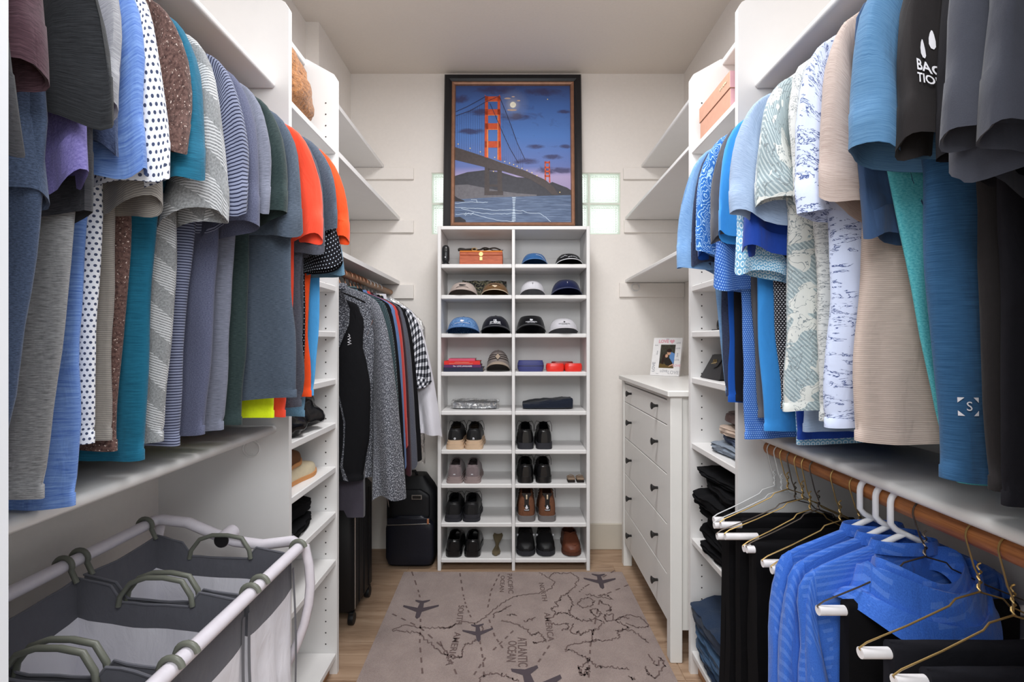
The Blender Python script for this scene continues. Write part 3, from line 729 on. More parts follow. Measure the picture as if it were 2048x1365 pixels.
JS('teal and black striped sweater behind the boucle coat', 2.27, (.28, .72, 0), .78, m_tstr, w=.2, cuffw=.11, name='sweater', cat='sweater', puff=.03)
JS('black jacket behind the striped sweater', 2.35, (.275, .66, 0), .72, m_jblack, w=.2, cuffw=.11)
JS('dusty blue jacket between black and red ones', 2.42, (.262, .72, 0), .76, m_jblue, w=.19, cuffw=.1)
JS('red jacket showing a thin strip on its rod', 2.475, (.262, .8, 0), .82, m_jred, w=.18, cuffw=.1)
JS('dark maroon heather jacket beside the red one', 2.53, (.268, .66, 0), .70, m_mar, w=.2, cuffw=.11)
JS('slate grey heather jacket beside the maroon one', 2.59, (.285, .68, 0), .72, m_jsl, w=.2, cuffw=.11)
JS('black blazer before the plaid shirt', 2.655, (.295, .7, 0), .72, m_jblack, w=.21, cuffw=.12, name='blazer')
JS('black and white plaid short-sleeved shirt in a garment row', 2.725, (865, 765), .78, m_plaid, w=.22, name='plaid_shirt', cat='shirt', cuffw=.11, puff=.022, yaw=.02)
JS('white dress shirt with a long hanging cuff by the rack', 2.79, (.385, .80, 0), .78, m_white, w=.23, name='dress_shirt', cat='shirt', cuffw=.12, puff=.035, inner=.02, collar=True, yaw=.035)
def film():
    t = NT('clear_plastic_film', .12, .5); t.b.inputs['Base Color'].default_value = (.92, .92, .94, 1)
    tr = t.n('ShaderNodeBsdfTransparent'); gl = t.n('ShaderNodeBsdfGlossy'); gl.inputs['Roughness'].default_value = .3
    f = t.noise(t.coord('Object', (30, 30, 12)), 1, 3, .6, 1.5); fac = t.ramp(f, [(.42, (.1, .1, .1, 1)), (.66, (.75, .75, .75, 1))])
    mx = t.n('ShaderNodeMixShader'); t.l(fac, mx.inputs[0]); t.l(tr.outputs[0], mx.inputs[1]); t.l(gl.outputs[0], mx.inputs[2])
    k = t.n('ShaderNodeBump'); k.inputs['Strength'].default_value = .8; k.inputs['Distance'].default_value = .01; t.l(f, k.inputs['Height']); t.l(k.outputs[0], gl.inputs['Normal'])
    t.l(mx.outputs[0], t.t.nodes['Material Output'].inputs[0]); return t.m
M_film = film()
def filmbag(d, zb, hw, label, T=.03):
    m = MB(); rings = []
    for j in range(22):
        s = j/21; z = lerp(1.585, zb, s); w_ = hw*min(1, .25+3.2*s**.8) if s < .35 else hw
        rings.append([Vector((BRX+w_*spow(math.cos(a), .7)+.012*nz(s*9, a, d), d+T*spow(math.sin(a), .8)*(.4+sstep(0, .2, s)*.6)+.012*nz(s*8+d, a*3, 1.), z+.02*nz(a*2, d, s*3))) for a in [2*PI*i/36 for i in range(36)]])
    m.loft(rings); return solo(m, 'garment_bag', M_film, label, 'garment bag', smooth=70)
filmbag(2.875, .62, .27, 'clear plastic garment bag crumpled beside the white dress shirt', .035)
m_gsh = cloth('bagged_grey_shirt', (150, 156, 172), .05)
JS('grey blue shirt inside the clear garment bag', 2.875, (.25, .80, 0), .74, m_gsh, w=.2, name='dress_shirt', cat='shirt', cuffw=.1, puff=.018, thick=.014, yaw=0)

# hangers on that rod
M_cop = plain('copper_wire', (214, 158, 128), .3, .5, .9); M_velv = plain('black_velvet', (24, 24, 26), .95, .1); M_whp = plain('white_plastic', (232, 232, 236), .35, .5); M_grw = plain('white_wire', (205, 205, 205), .35, .5)
M_card = plain('yellow_card', (226, 200, 120), .8)
def hook_pts(rx, d, rz, rr, zn, o=1):
    pts = [Vector((rx+o*rr*math.cos(a), d, rz+rr*math.sin(a))) for a in [lerp(-.35, PI+.1, k/12) for k in range(13)]][::-1]
    pts = pts[::-1]
    pts2 = [Vector((rx-o*rr*.9, d, rz-.012)), Vector((rx-o*rr*.4, d, lerp(rz, zn, .55))), Vector((rx, d, lerp(rz, zn, .75))), Vector((rx, d, zn))]
    return pts+pts2
def bar_hanger(d, mat_h, mat_b, label, group, rx=BRX, rz=BRZ, card=False, hw=.17):
    t = thing('clothes_hanger', label, 'hanger', (rx, d, rz-.12), group); zn = rz-.088
    m = MB(); m.tube(hook_pts(rx, d, rz, .0205 if rz < 2 else .0185, zn, 1), .0026, 6); part(m, 'hook', mat_h, t)
    m = MB(); m.tube([(rx+hw*s, d, zn-.002-.06*abs(s)**1.4) for s in [k/8-1 for k in range(17)]], .004, 6); part(m, 'shoulder_bar', mat_b, t)
    if card: m = MB(); m.box(rx-.03, rx+.06, d-.004, d+.004, zn+.004, zn+.03); part(m, 'card_guard', M_card, t)
for d, w_ in ((2.06, 'black zip jacket'), (2.135, 'boucle coat'), (2.27, 'striped sweater'), (2.35, 'black jacket by the sweater'), (2.42, 'dusty blue jacket'), (2.475, 'red jacket'), (2.53, 'maroon jacket'), (2.59, 'slate jacket')): bar_hanger(d, M_cop, M_velv, 'black velvet hanger with a copper hook carrying the '+w_, 'copper-hooked hangers')
for d in (2.22,): bar_hanger(d, M_cop, M_velv, 'spare copper-hooked hanger %s the boucle coat' % ('beyond' if d > 2.2 else 'in front of'), 'empty copper-hooked hangers')
for i, d in enumerate((2.655, 2.725, 2.79, 2.875)): bar_hanger(d, M_grw, M_grw, ('white wire hanger inside the black blazer', 'white wire hanger with a yellow card guard', 'white wire hanger inside the white dress shirt', 'white wire hanger inside the clear garment bag')[i], 'white hangers by the back wall' if i != 1 else None, card=i == 1)
# hangers inside the upper rows carry the shirts
for rx, side, rows_ in ((RLX, 'grey and orange', ROWL), (RRX, 'blue printed', ROWR)):
    for d, lb in rows_: bar_hanger(d, M_grw, M_velv, 'slim hanger inside the '+' '.join(lb.split()[:11]), 'hangers in the row of %s shirts' % side, rx, RZ, hw=.17)

# ------------------------------------------------------------------ wire hangers with trousers on the oak rod
M_brass = plain('brass_wire', (176, 146, 92), .35, .5, .8); M_dkw = plain('dark_wire', (92, 82, 74), .35, .5, .8); M_tubep = plain('white_card_tube', (236, 232, 234), .7)
m_trou = cloth('trouser_black', (17, 16, 19), .25, sheen=0); m_trou2 = cloth('trouser_charcoal', (34, 34, 40), .2, sheen=0)
def wire_hanger(d, end, zb, mat, label, rot=0.):
    t = thing('wire_hanger', label, 'hanger', (RRX, d, zb), 'wire trouser hangers on the oak rod'); hw = RRX-end; zn = zb+.105
    R = lambda mb: mb.rotz(rot, (RRX, d, 0))
    m = MB(); m.tube(hook_pts(RRX, d, LRZ, .0238, zn, 1), .0016, 6); R(m); part(m, 'hook', mat, t)
    m = MB()
    tw = [Vector((RRX+.003*math.cos(k*1.3), d+.003*math.sin(k*1.3), lerp(zn+.05, zn, k/14))) for k in range(15)]; m.tube(tw, .0017, 5); R(m); part(m, 'twisted_neck', mat, t)
    for s in (-1, 1):
        m = MB(); x = RRX
        m.tube([(x, d, zn), (x+s*hw*.2, d, zn-.012), (x+s*hw*.25, d, zn-.024), (x+s*hw*.6, d, zn-.058), (x+s*(hw-.012), d, zb+.018), (x+s*(hw+.002), d, zb+.008), (x+s*(hw-.004), d, zb)], .0016, 6)
        R(m); part(m, 'arm', mat, t)
    m = MB(); m.tube([(RRX-hw, d, zb), (RRX+hw, d, zb)], .0095, 14); R(m); part(m, 'card_tube', M_tubep, t, 'white cardboard tube')
    return t
def trousers(d, end, zb, hem, label, mat=m_trou, tuck=.05, rot=0., wd=.33, g='black trousers on wire hangers'):
    m = MB(); x0 = end+tuck; x1 = min(XR-.015, x0+wd); rings = []; n = 26; seed = d*91
    for i in range(19):
        q = i/18; x = lerp(x0, x1, q); r = []
        prof = [(-1, 0.)]
        K = 11
        left = [(-1, k/K) for k in range(K+1)]; right = [(1, 1-k/K) for k in range(K+1)]
        for sd, h in left+[(-.7, 1.02), (0, 1.035), (.7, 1.02)]+right:
            hh = min(h, 1.); g_ = 1-hh
            z = hem+(zb+.0105-hem)*hh+(.012*(h-1)/.035 if h > 1 else 0)
            tk = lerp(.013, .018, g_)
            t = sd*tk+.006*g_*math.sin(q*16+seed)+.003*g_*math.sin(q*37+seed*2)+.004*nz(q*5+seed, g_*4, 1)
            r.append(Vector((x+.012*g_*nz(seed, g_*3), d+t, z+(.01*math.sin(q*5+seed) if h == 0 else 0))))
        rings.append(r)
    m.loft(rings, cap0=True, cap1=True, uv=True); m.rotz(rot, (RRX, d, 0))
    return solo(m, 'trousers', mat, label, 'trousers', g, smooth=60)
WH = [(1.525, 1427, 1040, .03), (1.485, 1428, 1051, .04), (1.452, 1441, 1050, .06), (1.414, 1434, 1073, .06), (1.377, 1450, 1073, .09), (1.342, 1487, 1097, .02), (1.305, 1493, 1099, .02),
      (1.218, 1525, 1127, .11), (1.15, 1543, 1140, .06), (.966, 1636, 1221, .052), (.853, 1720, 1306, .05), (.795, 1788, 1362, .05)]
ORD = ['first', 'second', 'third', 'fourth', 'fifth', 'sixth', 'seventh', 'eighth', 'ninth', 'tenth', 'eleventh', 'twelfth']
for i, (d, px, py, tk) in enumerate(WH):
    p = P(px, py, d)
    wire_hanger(d, p.x, p.z, (M_grw if i < 2 else M_brass if i % 3 else M_dkw), '%s wire hanger on the oak rod, %s from the tower panel' % (('white', 'white', 'brass')[min(i, 2)] if i < 2 or i % 3 else 'dark', ORD[i]))
    trousers(d, p.x, p.z, .20+.03*(i % 3), '%s trousers over a white card tube, %s pair from the tower panel' % ('black' if i < 10 else 'charcoal', ORD[i]), m_trou if i < 10 else m_trou2, tk)
# blue pullovers on white plastic hangers
def embossed():
    t = NT('blue_pullover', .7, .2, .2); v = t.coord('UV', (1, 1, 1), (0, 0, .25)); x = t.sep(v)
    k = t.math('MULTIPLY', t.math('LESS_THAN', t.math('FRACT', t.math('MULTIPLY', x[1], 55.)), .4), t.math('GREATER_THAN', t.noise(t.coord('UV', (14, 5, 1)), 1, 2), .52))
    f = t.noise(t.coord('UV'), 500, 2); b = t.ramp(f, [(.3, lin((44, 92, 186))), (.7, lin((62, 114, 208)))])
    t.col(t.mix(t.math('MULTIPLY', k, .3), b, lin((112, 152, 226)))); t.wrinkle(f, .45); return t.m
m_pull = embossed(); m_pull2 = cloth('deep_blue_knit', (34, 66, 140), .15)
GB = 'pullovers on white plastic hangers'
for d, tp, mt, lb in ((1.108, (1525, 1330), m_pull, 'blue embossed pullover, first behind its row of three'), (1.06, (1545, 1345), m_pull, 'blue embossed pullover in the middle of its three'),
                      (1.018, (1612, 1365), m_pull, 'blue embossed pullover with a slumped open collar')):
    p = P(tp[0], tp[1], d)
    th, _ = garment('pullover', lb, RRX, LRZ, -1, d, ((RRX-p.x), .36, 0), .26, mt, w=.22, cat='pullover', group=GB, cuffw=.13, wallu=.22, top=.086, puff=.03, thick=.024, shw=.215, inner=.02, yaw=.01)
    if d < 1.03:
        m = MB(); rr = []
        for k in range(15):
            q = k/14; r = []
            for i in range(40):
                a = 2*PI*i/40; ru = lerp(.15, .065, q**.8)*(1+.09*math.sin(3*a+q*4)); rv = lerp(.085, .03, q**.8)*(1+.10*math.sin(2*a+1+q*5))
                fold = .02*math.sin(q*19+2*math.sin(a))*math.sin(q*PI)
                r.append(Vector((RRX-.004+ru*math.cos(a), d-.038+rv*math.sin(a)-.02*(1-q)*max(0, -math.sin(a)), .815+.075*math.sin(q*PI*.62)-.05*(1-q)*max(0, -math.sin(a))+fold+.012*math.sin(2*a+.5)-.05*max(0, q-.75)*4*.6)))
            rr.append(r)
        m.loft(rr, uv=True)
        part(m, 'open_collar', m_pull, th, smooth=70)
    t = thing('plastic_hanger', 'white plastic tube hanger inside the '+lb, 'hanger', (RRX, d, LRZ-.16), 'white plastic hangers'); zn = LRZ-.062
    pts = [Vector((RRX+.028*math.cos(a), d, LRZ+.0005+.028*math.sin(a))) for a in [lerp(-.5, PI, k/14) for k in range(15)]]+[Vector((RRX-.028, d, LRZ-.04)), Vector((RRX-.018, d, LRZ-.052)), Vector((RRX, d, zn))]
    m = MB(); m.tube(pts, .0062, 10); part(m, 'hook', M_whp, t, smooth=70)
    m = MB(); m.tube([(RRX+.2*s, d, zn-.1*abs(s)**1.05) for s in [k/10-1 for k in range(21)]], .0062, 10); part(m, 'shoulder_bar', M_whp, t, smooth=70)
    m = MB(); m.tube([(RRX-.15, d, zn-.085), (RRX+.15, d, zn-.085)], .0045, 8); part(m, 'trouser_bar', M_whp, t, smooth=70)
    m = MB(); m.tube([(RRX-.06, d, zn-.025), (RRX-.02, d, zn-.034), (RRX+.02, d, zn-.034), (RRX+.06, d, zn-.025)], .003, 6); part(m, 'brace', M_whp, t)
# ------------------------------------------------------------------ caps on the rack
def rackx(px, d=2.93): return (px-VX)/F*d
def capfn(cx, cy, z0, rx, ry, H):
    def f(a, b):          # a: angle from the front (0 = towards the room), b: 0 rim .. 1 crown button
        fr = max(0., math.cos(a)); e = b*PI/2
        zb = .46*H*fr**.8
        cr = math.cos(e)**.75; q = 1+.06*fr*math.sin(e*2)
        return Vector((cx+rx*math.sin(a)*cr, cy-ry*math.cos(a)*cr*q, z0+zb+(H-zb)*math.sin(e)**1.05))
    return f
def cap(px, row, wpx, hpx, mat, label, brim_mat=None, under=None, edge=None, texts=(), name='baseball_cap', visor=False, yaw=0., seed=0., extra=None):
    z0 = RZS[row]+.0005; d = RF+.125; cx = rackx(px, d-.04); rx = wpx/2*(d-.03)/F; H = hpx*(d-.03)/F; ry = rx*1.12; cy = d
    t = thing(name, label, 'visor' if visor else 'cap', (cx, cy, z0), 'caps on the rack'); f = capfn(cx, cy, z0, rx, ry, H)
    rot = lambda mb: mb.rotz(yaw, (cx, cy, 0))
    n = 36; m = MB(); rows = [0, .12, .26, .4, .55, .7, .83, .93, .985]
    if visor: rows = [0, .15, .3, .42, .52]
    rr = [[f(2*PI*i/n, b) for i in range(n)] for b in rows]
    if visor: c = Vector((cx, cy, 0)); rr += [[Vector((c.x+(p.x-c.x)*.97, c.y+(p.y-c.y)*.97, p.z-.002)) for p in rr[-1]], [Vector((c.x+(p.x-c.x)*.95, c.y+(p.y-c.y)*.95, p.z)) for p in rr[0]]]
    m.loft(rr, cap1=not visor, uv=True); rot(m); part(m, 'crown', mat, t, smooth=60)
    if not visor:
        m = MB(); m.ell((cx, cy, z0+H), (.006, .006, .003), 10, 4, 0.); rot(m); part(m, 'button', brim_mat or mat, t)
        for k in range(6):
            a = k*PI/3+.0; m = MB(); m.tube([f(a, b)+Vector((0, 0, .0003)) for b in [q/8 for q in range(8)]], .0007, 4); rot(m); part(m, 'seam', mat, t)
    # brim
    m = MB(); A = 1.35; up = []; dn = []
    for j in range(7):
        v = j/6; ru = []
        for i in range(25):
            u = i/24*2-1; a = u*A; b = f(a, 0.)
            ext = (.062*max(0, math.cos(u*1.45))**.7)*v
            zz = b.z+.002-v*(.010*math.cos(u*1.4)+.3*abs(u)**3*(b.z-z0))
            ru.append(Vector((b.x*1+(b.x-cx)*.05*v, b.y-ext, max(z0+.0015, zz))))
        up.append(ru)
    dn = [[p+Vector((0, 0, -.0025)) for p in r] for r in up]
    m.loft(up, closed=False, uv=True); rot(m); br = part(m, 'brim', brim_mat or mat, t, smooth=60)
    m = MB(); m.loft([r[::-1] for r in dn], closed=False); rot(m); part(m, 'brim_underside', under or brim_mat or mat, br, smooth=60)
    m = MB(); m.tube([p+Vector((0, 0, -.0012)) for p in up[-1]], .0022, 6); rot(m); part(m, 'brim_edge', edge or brim_mat or mat, br, smooth=60)
    for tx, sz, b0, mt, bold in texts:
        g = lambda u, v: f(u/rx*1.0, b0*.5+v/H*1.2)+Vector((math.sin(u/rx)*.0012, -.0015, .0004))
        mm = text_mb(tx, sz, g, bold); rot(mm); part(mm, 'lettering', mt, t, smooth=0)
    if extra: extra(t, f, rot, rx, H)
    return t
def cmat(n, c): return cloth(n, c, .1)
cb1 = cmat('cap_blue', (58, 104, 158)); cbk = cmat('cap_black', (20, 20, 23)); cbe = cmat('cap_beige', (196, 180, 172)); col_ = cmat('cap_olive', (118, 88, 58)); cwh = cmat('cap_white', (222, 220, 226)); cnv = cmat('cap_navy', (28, 36, 74)); cnb = cmat('cap_blacknavy', (20, 20, 34))
ctr = contour('cap_tropical', (62, 104, 160), (150, 190, 232), 9., .35, 60.); cgy = cmat('cap_grey', (142, 132, 128)); ctan = cmat('cap_tan', (176, 158, 140)); cdk = cmat('cap_dark_inside', (44, 36, 32))
P_wh = plain('emblem_white', (226, 226, 232), .7); P_bk = plain('emblem_black', (36, 34, 36), .7); P_gd = plain('emblem_cream', (216, 196, 168), .7)
def squig(pts, mt, w=.0016):
    def ex(t, f, rot, rx, H):
        m = MB(); m.tube([f(a, b*.66)+Vector((0, -.001, .0006)) for a, b in pts], w, 5); rot(m); part(m, 'emblem', mt, t)
    return ex
def blob(a0, b0, ra, rb, mt, k=9, wob=.3):
    def ex(t, f, rot, rx, H):
        m = MB(); m.loft([[f(a0+ra*e*math.cos(q*2*PI/k)*(1+wob*math.sin(q*2.4)), b0*.6+rb*e*math.sin(q*2*PI/k)*(1+wob*math.cos(q*1.9)))+Vector((0, -.0018, .0006)) for q in range(k)] for e in (1, .7, .4, .02)]); rot(m); part(m, 'emblem', mt, t)
    return ex
def scrib(a0, a1, b, mt, amp=.03, w=.0007, n=34, sag=0., sd=1.):
    def ex(t, f, rot, rx, H):
        m = MB(); m.tube([f(lerp(a0, a1, q/n), b*.5+amp*nz(q*.9, sd)*1.6-sag*(2*q/n-1)**2)+Vector((0, -.0012, .0005)) for q in range(n+1)], w, 4); rot(m); part(m, 'lettering', mt, t)
    return ex
def multi(*fs):
    def ex(*a):
        for q in fs: q(*a)
    return ex
cap(1069, 0, 52, 27, cb1, 'blue denim cap with a stitched outline emblem', edge=cmat('cap_blue_edge', (96, 140, 196)), extra=squig([(.1, .62), (.3, .55), (.5, .5), (.62, .42), (.66, .3), (.75, .22), (.9, .18)], P_wh, .0008))
cap(1138, 0, 54, 26, cbk, 'black cap with white brim edge and white script', edge=P_wh, under=cdk, extra=multi(scrib(-.15, .62, .52, P_wh, .07, .0012, 40, .1, 3.), squig([(-.75, .36), (-.5, .45), (-.38, .62), (-.36, .48), (-.2, .46)], P_wh, .0012)))
cap(926, 1, 56, 29, cbe, 'beige cap with dark bear emblem', under=cdk, extra=multi(blob(0, .55, .3, .07, P_bk), scrib(-.45, .45, .38, P_bk, .05, .0010, 40, .06, 7.)))
cap(990, 1, 54, 28, col_, 'olive brown cap in front of the camouflage pouch', under=cdk, edge=P_gd, extra=multi(blob(0, .45, .2, .1, P_gd, 8, .5), squig([(-.45, .5), (-.25, .62), (0, .66), (.25, .62), (.45, .5)], P_bk)))
cap(1065, 1, 50, 32, cwh, 'white cap with a tiny upright tee emblem', under=cmat('cap_white_under', (168, 160, 156)), extra=multi(squig([(0, .62), (0, .45)], P_bk, .0011), squig([(-.08, .64), (.08, .64)], P_bk, .001)))
cap(1133, 1, 60, 34, cnv, 'navy cap beside the white tee-emblem one', under=cbk, edge=cmat('cap_navy_edge', (60, 68, 108)), extra=squig([(0, .66), (0, .48)], P_wh, .0011))
cap(926, 2, 64, 34, ctr, 'blue tropical leaf print cap', under=cbk, extra=multi(blob(0, .62, .14, .08, P_wh), scrib(-.5, .5, .45, P_wh, .05, .0011, 44, .05, 2.)))
cap(991, 2, 58, 36, cnb, 'black navy cap with ST REGIS lettering', under=cbk, texts=(('ST REGIS', .0165, .38, P_wh, .03), ('SR', .022, .62, P_wh, .02)), extra=scrib(-.42, .42, .22, P_wh, .02, .0009, 50, .02, 5.))
cap(1062, 2, 58, 42, cbk, 'black open visor with white lion crest', under=cnb, visor=True, name='sun_visor', texts=(('THE RITZ-CARLTON', .0075, .26, P_wh, .03), ('NEW ORLEANS', .0065, .18, P_wh, .03)), extra=blob(0, .39, .12, .05, P_wh))
cap(1127, 2, 58, 31, cwh, 'white cap with small black lion crest', under=cbk, texts=(('THE RITZ-CARLTON', .0078, .45, P_bk, .02),), extra=multi(blob(0, .62, .07, .06, P_bk), scrib(-.2, .2, .3, P_bk, .015, .0006, 30, .01, 6.)))
def trucker(t, f, rot, rx, H):
    for b in (.22, .34, .46):
        m = MB(); m.loft([[f(a, b-.025)*1+Vector((math.sin(a)*.001, -math.cos(a)*.001, 0)) for a in [q/20*2.8-1.4 for q in range(21)]], [f(a, b+.025)+Vector((math.sin(a)*.001, -math.cos(a)*.001, 0)) for a in [q/20*2.8-1.4 for q in range(21)]]], closed=False); rot(m); part(m, 'stripe', cdk, t)
    for r_, mt, o_ in ((.25, P_bk, .0022), (.2, ctan, .0029)):
        m = MB(); m.loft([[f(r_*1.25*(1-abs(v))*u, .34+r_*v)+Vector((0, -o_, 0)) for u in (-1, -.66, -.33, 0, .33, .66, 1)] for v in [q/6-1 for q in range(13)]], closed=False); rot(m); part(m, 'diamond_patch', mt, t)
cap(996, 3, 46, 41, cgy, 'grey trucker cap with dark stripes and diamond patch', brim_mat=ctan, under=cdk, extra=trucker)

# ------------------------------------------------------------------ boxes, books and small things on the rack
def rbox(px0, px1, row, hpx, y0, dep, mat, b=.004):
    d = RF+y0; m = MB(); m.box((px0-VX)/F*d, (px1-VX)/F*d, d, d+dep, RZS[row]+.0005, RZS[row]+hpx*d/F, b); return m
M_ced = wood('cedar', (150, 66, 38), (196, 104, 66), (6, 6, 60), .5); M_cedl = plain('cedar_lid', (226, 134, 52), .45); M_brs = plain('brass', (196, 168, 112), .35, .5, .6)
d = RF+.05; x0, x1 = (919-VX)/F*d, (1005-VX)/F*d; z0 = RZS[0]+.0005
cb = thing('cedar_box', 'orange cedar box with a brass latch', 'box', ((x0+x1)/2, d, z0))
m = MB(); m.box(x0, x1, d, d+.13, z0, z0+.058, .002); part(m, 'body', M_ced, cb)
m = MB(); m.box(x0, x1, d, d+.13, z0+.059, z0+.078, .002); part(m, 'lid', M_ced, cb)
m = MB(); m.box(x0+.001, x1-.001, d-.001, d+.13, z0+.0785, z0+.086, .002); part(m, 'lid_trim', M_cedl, cb)
xc = lerp(x0, x1, .5)
m = MB(); m.prism([(xc+.014*math.cos(a)*.9, z0+.066+.013*math.sin(a)) for a in [k*PI/6 for k in range(12)]], lambda u, v: (u, d-.003, v), lambda u, v: (u, d-.0002, v)); lt = part(m, 'latch', M_brs, cb, 'brass latch')
m = MB(); m.box(xc-.009, xc+.009, d-.004, d-.0005, z0+.028, z0+.05, .001); part(m, 'hasp', M_brs, lt)
M_bltk = plain('belt_leather', (28, 24, 22), .5, .4)
bt = thing('belt', 'coiled black leather belt lying on the cedar box', 'belt', (xc, d+.05, z0+.087)); zb = z0+.088
m = MB(); m.ribbon([(x0-.006+.3*0, d+.03, zb+.008)]+[(lerp(x0, x1, s), d+.035+.02*math.sin(s*9), zb+.006+.012*max(0, math.sin(s*11+1))) for s in [k/24 for k in range(25)]], .024, (0, -.6, .8))
m.tube([(lerp(x0, x1, s), d+.02+.012*math.sin(s*7), zb+.006+.008*math.sin(s*PI)) for s in [-.04+k/20*.4 for k in range(21)]], .0075, 7)
m.tube([(lerp(x0, x1, .55+.4*s), d+.03, zb+.004+.02*math.sin(s*PI)**1.3*s+.004) for s in [k/16 for k in range(17)]], .0045, 6); part(m, 'strap', M_bltk, bt)
m = MB(); m.tube([(xc-.04+.016*math.cos(a), d+.022, zb+.01+.008*math.sin(a)) for a in [k*PI/6 for k in range(12)]], .0022, 6, closed=True); part(m, 'buckle', M_brs, bt)
d = RF+.03; cx = (890.5-VX)/F*d; z0 = RZS[0]+.0005
M_dev = plain('device_black', (24, 25, 28), .3, .5); wc = thing('security_camera', 'black pill-shaped camera on a small stand', 'camera', (cx, d+.02, z0))
m = MB(); m.loft([[Vector((cx+r*math.cos(2*PI*k/20), d+.022+r*.9*math.sin(2*PI*k/20), z0+z)) for k in range(20)] for r, z in ((.012, .016), (.019, .022), (.0215, .034), (.0218, .07), (.0216, .095), (.019, .108), (.012, .116), (.003, .119))], cap0=True, cap1=True); part(m, 'body', M_dev, wc, smooth=60)
m = MB(); m.lathe([(.025, 0), (.024, .006), (.015, .018)], (cx, d+.025, z0), 20); part(m, 'stand', M_dev, wc)
m = MB(); m.lathe([(.011, 0), (.010, -.003), (.004, -.004)], (cx, d+.0035, z0+.085), 16, 'y'); part(m, 'lens', M_blk, wc)
m = MB(); m.lathe([(.004, 0), (.003, -.002)], (cx, d+.0025, z0+.045), 10, 'y'); part(m, 'status_light', P_wh, wc)
# camouflage pouch
def camo():
    t = NT('camouflage', .9, .1); f = t.noise(t.coord('Object'), 55, 3, .6, 1.2)
    t.col(t.ramp(f, [(.36, lin((60, 54, 54))), (.45, lin((84, 92, 92))), (.52, lin((140, 132, 96))), (.6, lin((176, 170, 158))), (.68, lin((74, 64, 58)))], 'CONSTANT')); return t.m
m = MB(); d = RF+.23; x0, x1 = (925-VX)/F*d, (1013-VX)/F*d; zz = RZS[1]+.001
m.loft([[Vector((lerp(x0, x1, i/16), d+.018*s*math.sin(q*PI)**.5+.004*nz(i*.6, q*4), zz+.112*q-.006*abs(math.sin(i*.7)))) for q in [k/8 for k in range(9)]]+[Vector((lerp(x0, x1, i/16), d+.03-.012*math.sin(q*PI), zz+.112*q-.006*abs(math.sin(i*.7)))) for q in [1-k/8 for k in range(9)]] for i, s in [(i, -1) for i in range(17)]], cap0=True, cap1=True)
solo(m, 'camouflage_pouch', camo(), 'camouflage print pouch standing behind the olive cap', 'pouch', smooth=60)
# books
def book(px0, px1, zlo, hpx, mat, label, title=None, tm=None, dep=.15, dy=.02, sz=.012, dx=0., scr=False):
    d = RF+dy; k = d/F; x0, x1 = (px0-VX)*k, (px1-VX)*k; h = hpx*k; z1 = zlo+h
    t = thing('book', label, 'book', ((x0+x1)/2, d, zlo), 'books stacked beside the trucker cap')
    m = MB(); m.box(x0, x1, d, d+dep, zlo, zlo+.0018); m.box(x0, x1, d, d+dep, z1-.0018, z1); m.box(x0, x1, d-.0015, d+.001, zlo, z1, .0006); part(m, 'cover', mat, t)
    m = MB(); m.box(x0+.004, x1-.003, d+.0012, d+dep-.004, zlo+.0019, z1-.0019); part(m, 'pages', M_pg, t)
    if title:
        mm = text_mb(title, sz, lambda u, v: Vector(((x0+x1)/2+dx+u, d-.0022, (zlo+z1)/2+v)), .02); part(mm, 'lettering', tm or P_wh, t, smooth=0)
    if scr:
        for zz_, xa_, xb2 in ((.66, .3, .7), (.3, .14, .8)):
            m = MB(); m.tube([(lerp(x0, x1, lerp(xa_, xb2, q/60)), d-.0018, lerp(zlo, z1, zz_)+.0028*nz(q*.9, zz_)) for q in range(61)], .0007, 4); part(m, 'lettering', P_gd, t)
    return z1
M_pg = plain('paper_pages', (226, 214, 192), .9); B1 = plain('book_navy', (34, 38, 62), .5); B2 = plain('book_purple', (88, 42, 92), .45); B3 = plain('book_red', (214, 44, 40), .45); B4 = plain('book_pink', (206, 84, 110), .45); B5 = plain('book_dark', (58, 36, 40), .5)
z = RZS[3]+.0005
z = book(887, 966, z, 8, B1, 'navy book at the bottom of its stack', dep=.17, dy=.02)
z = book(888, 962, z+.0002, 5.5, B2, 'purple book with LOVE LANGUAGES on its spine', 'The  LOVE LANGUAGES', P_wh, dy=.024, sz=.0105)
z = book(888, 960, z+.0002, 7.5, B3, 'red book with small pale spine lettering', scr=True, dy=.028)
z = book(897, 950, z+.0002, 4.5, B4, 'pink book on top of its stack', dy=.034, dep=.13)
# eyeglass cases
def case(px0, px1, row, hpx, mat, label, y0=.03, dep=.075, e=.6, z_off=0., g=None, seam=True):
    d = RF+y0; k = (d+.01)/F; x0, x1 = (px0-VX)*k, (px1-VX)*k; h = hpx*k; z0 = RZS[row]+.0005+z_off; cx = (x0+x1)/2; hw = (x1-x0)/2
    t = thing('eyeglass_case', label, 'case', (cx, d+dep/2, z0), g); m = MB(); rr = []
    for j in range(13):
        q = j/12*2-1; c = (1-abs(q)**2.6)**.5 if abs(q) < 1 else 0; c = max(c, .55)
        rr.append([Vector((cx+hw*spow(math.cos(a), .55)*lerp(.82, 1, c), d+dep/2+dep/2*spow(math.sin(a), .6)*lerp(.8, 1, c), z0+h*(q+1)/2)) for a in [2*PI*i/32 for i in range(32)]])
    m.loft(rr, cap0=True, cap1=True); part(m, 'shell', mat, t, smooth=70)
    if seam:
        m = MB(); m.tube([Vector((cx+(hw+.0005)*spow(math.cos(a), .55), d+dep/2+(dep/2+.0005)*spow(math.sin(a), .6), z0+h*.5)) for a in [2*PI*i/40 for i in range(40)]], .0013, 5, closed=True); part(m, 'zipper', M_blk, t)
    return t, z0+h
M_ncase = plain('navy_case', (62, 66, 118), .5, .3); M_rcase = plain('red_gloss_case', (226, 48, 38), .25, .5)
case(1035, 1088, 3, 22, M_ncase, 'navy hard eyeglass case with a zipper')
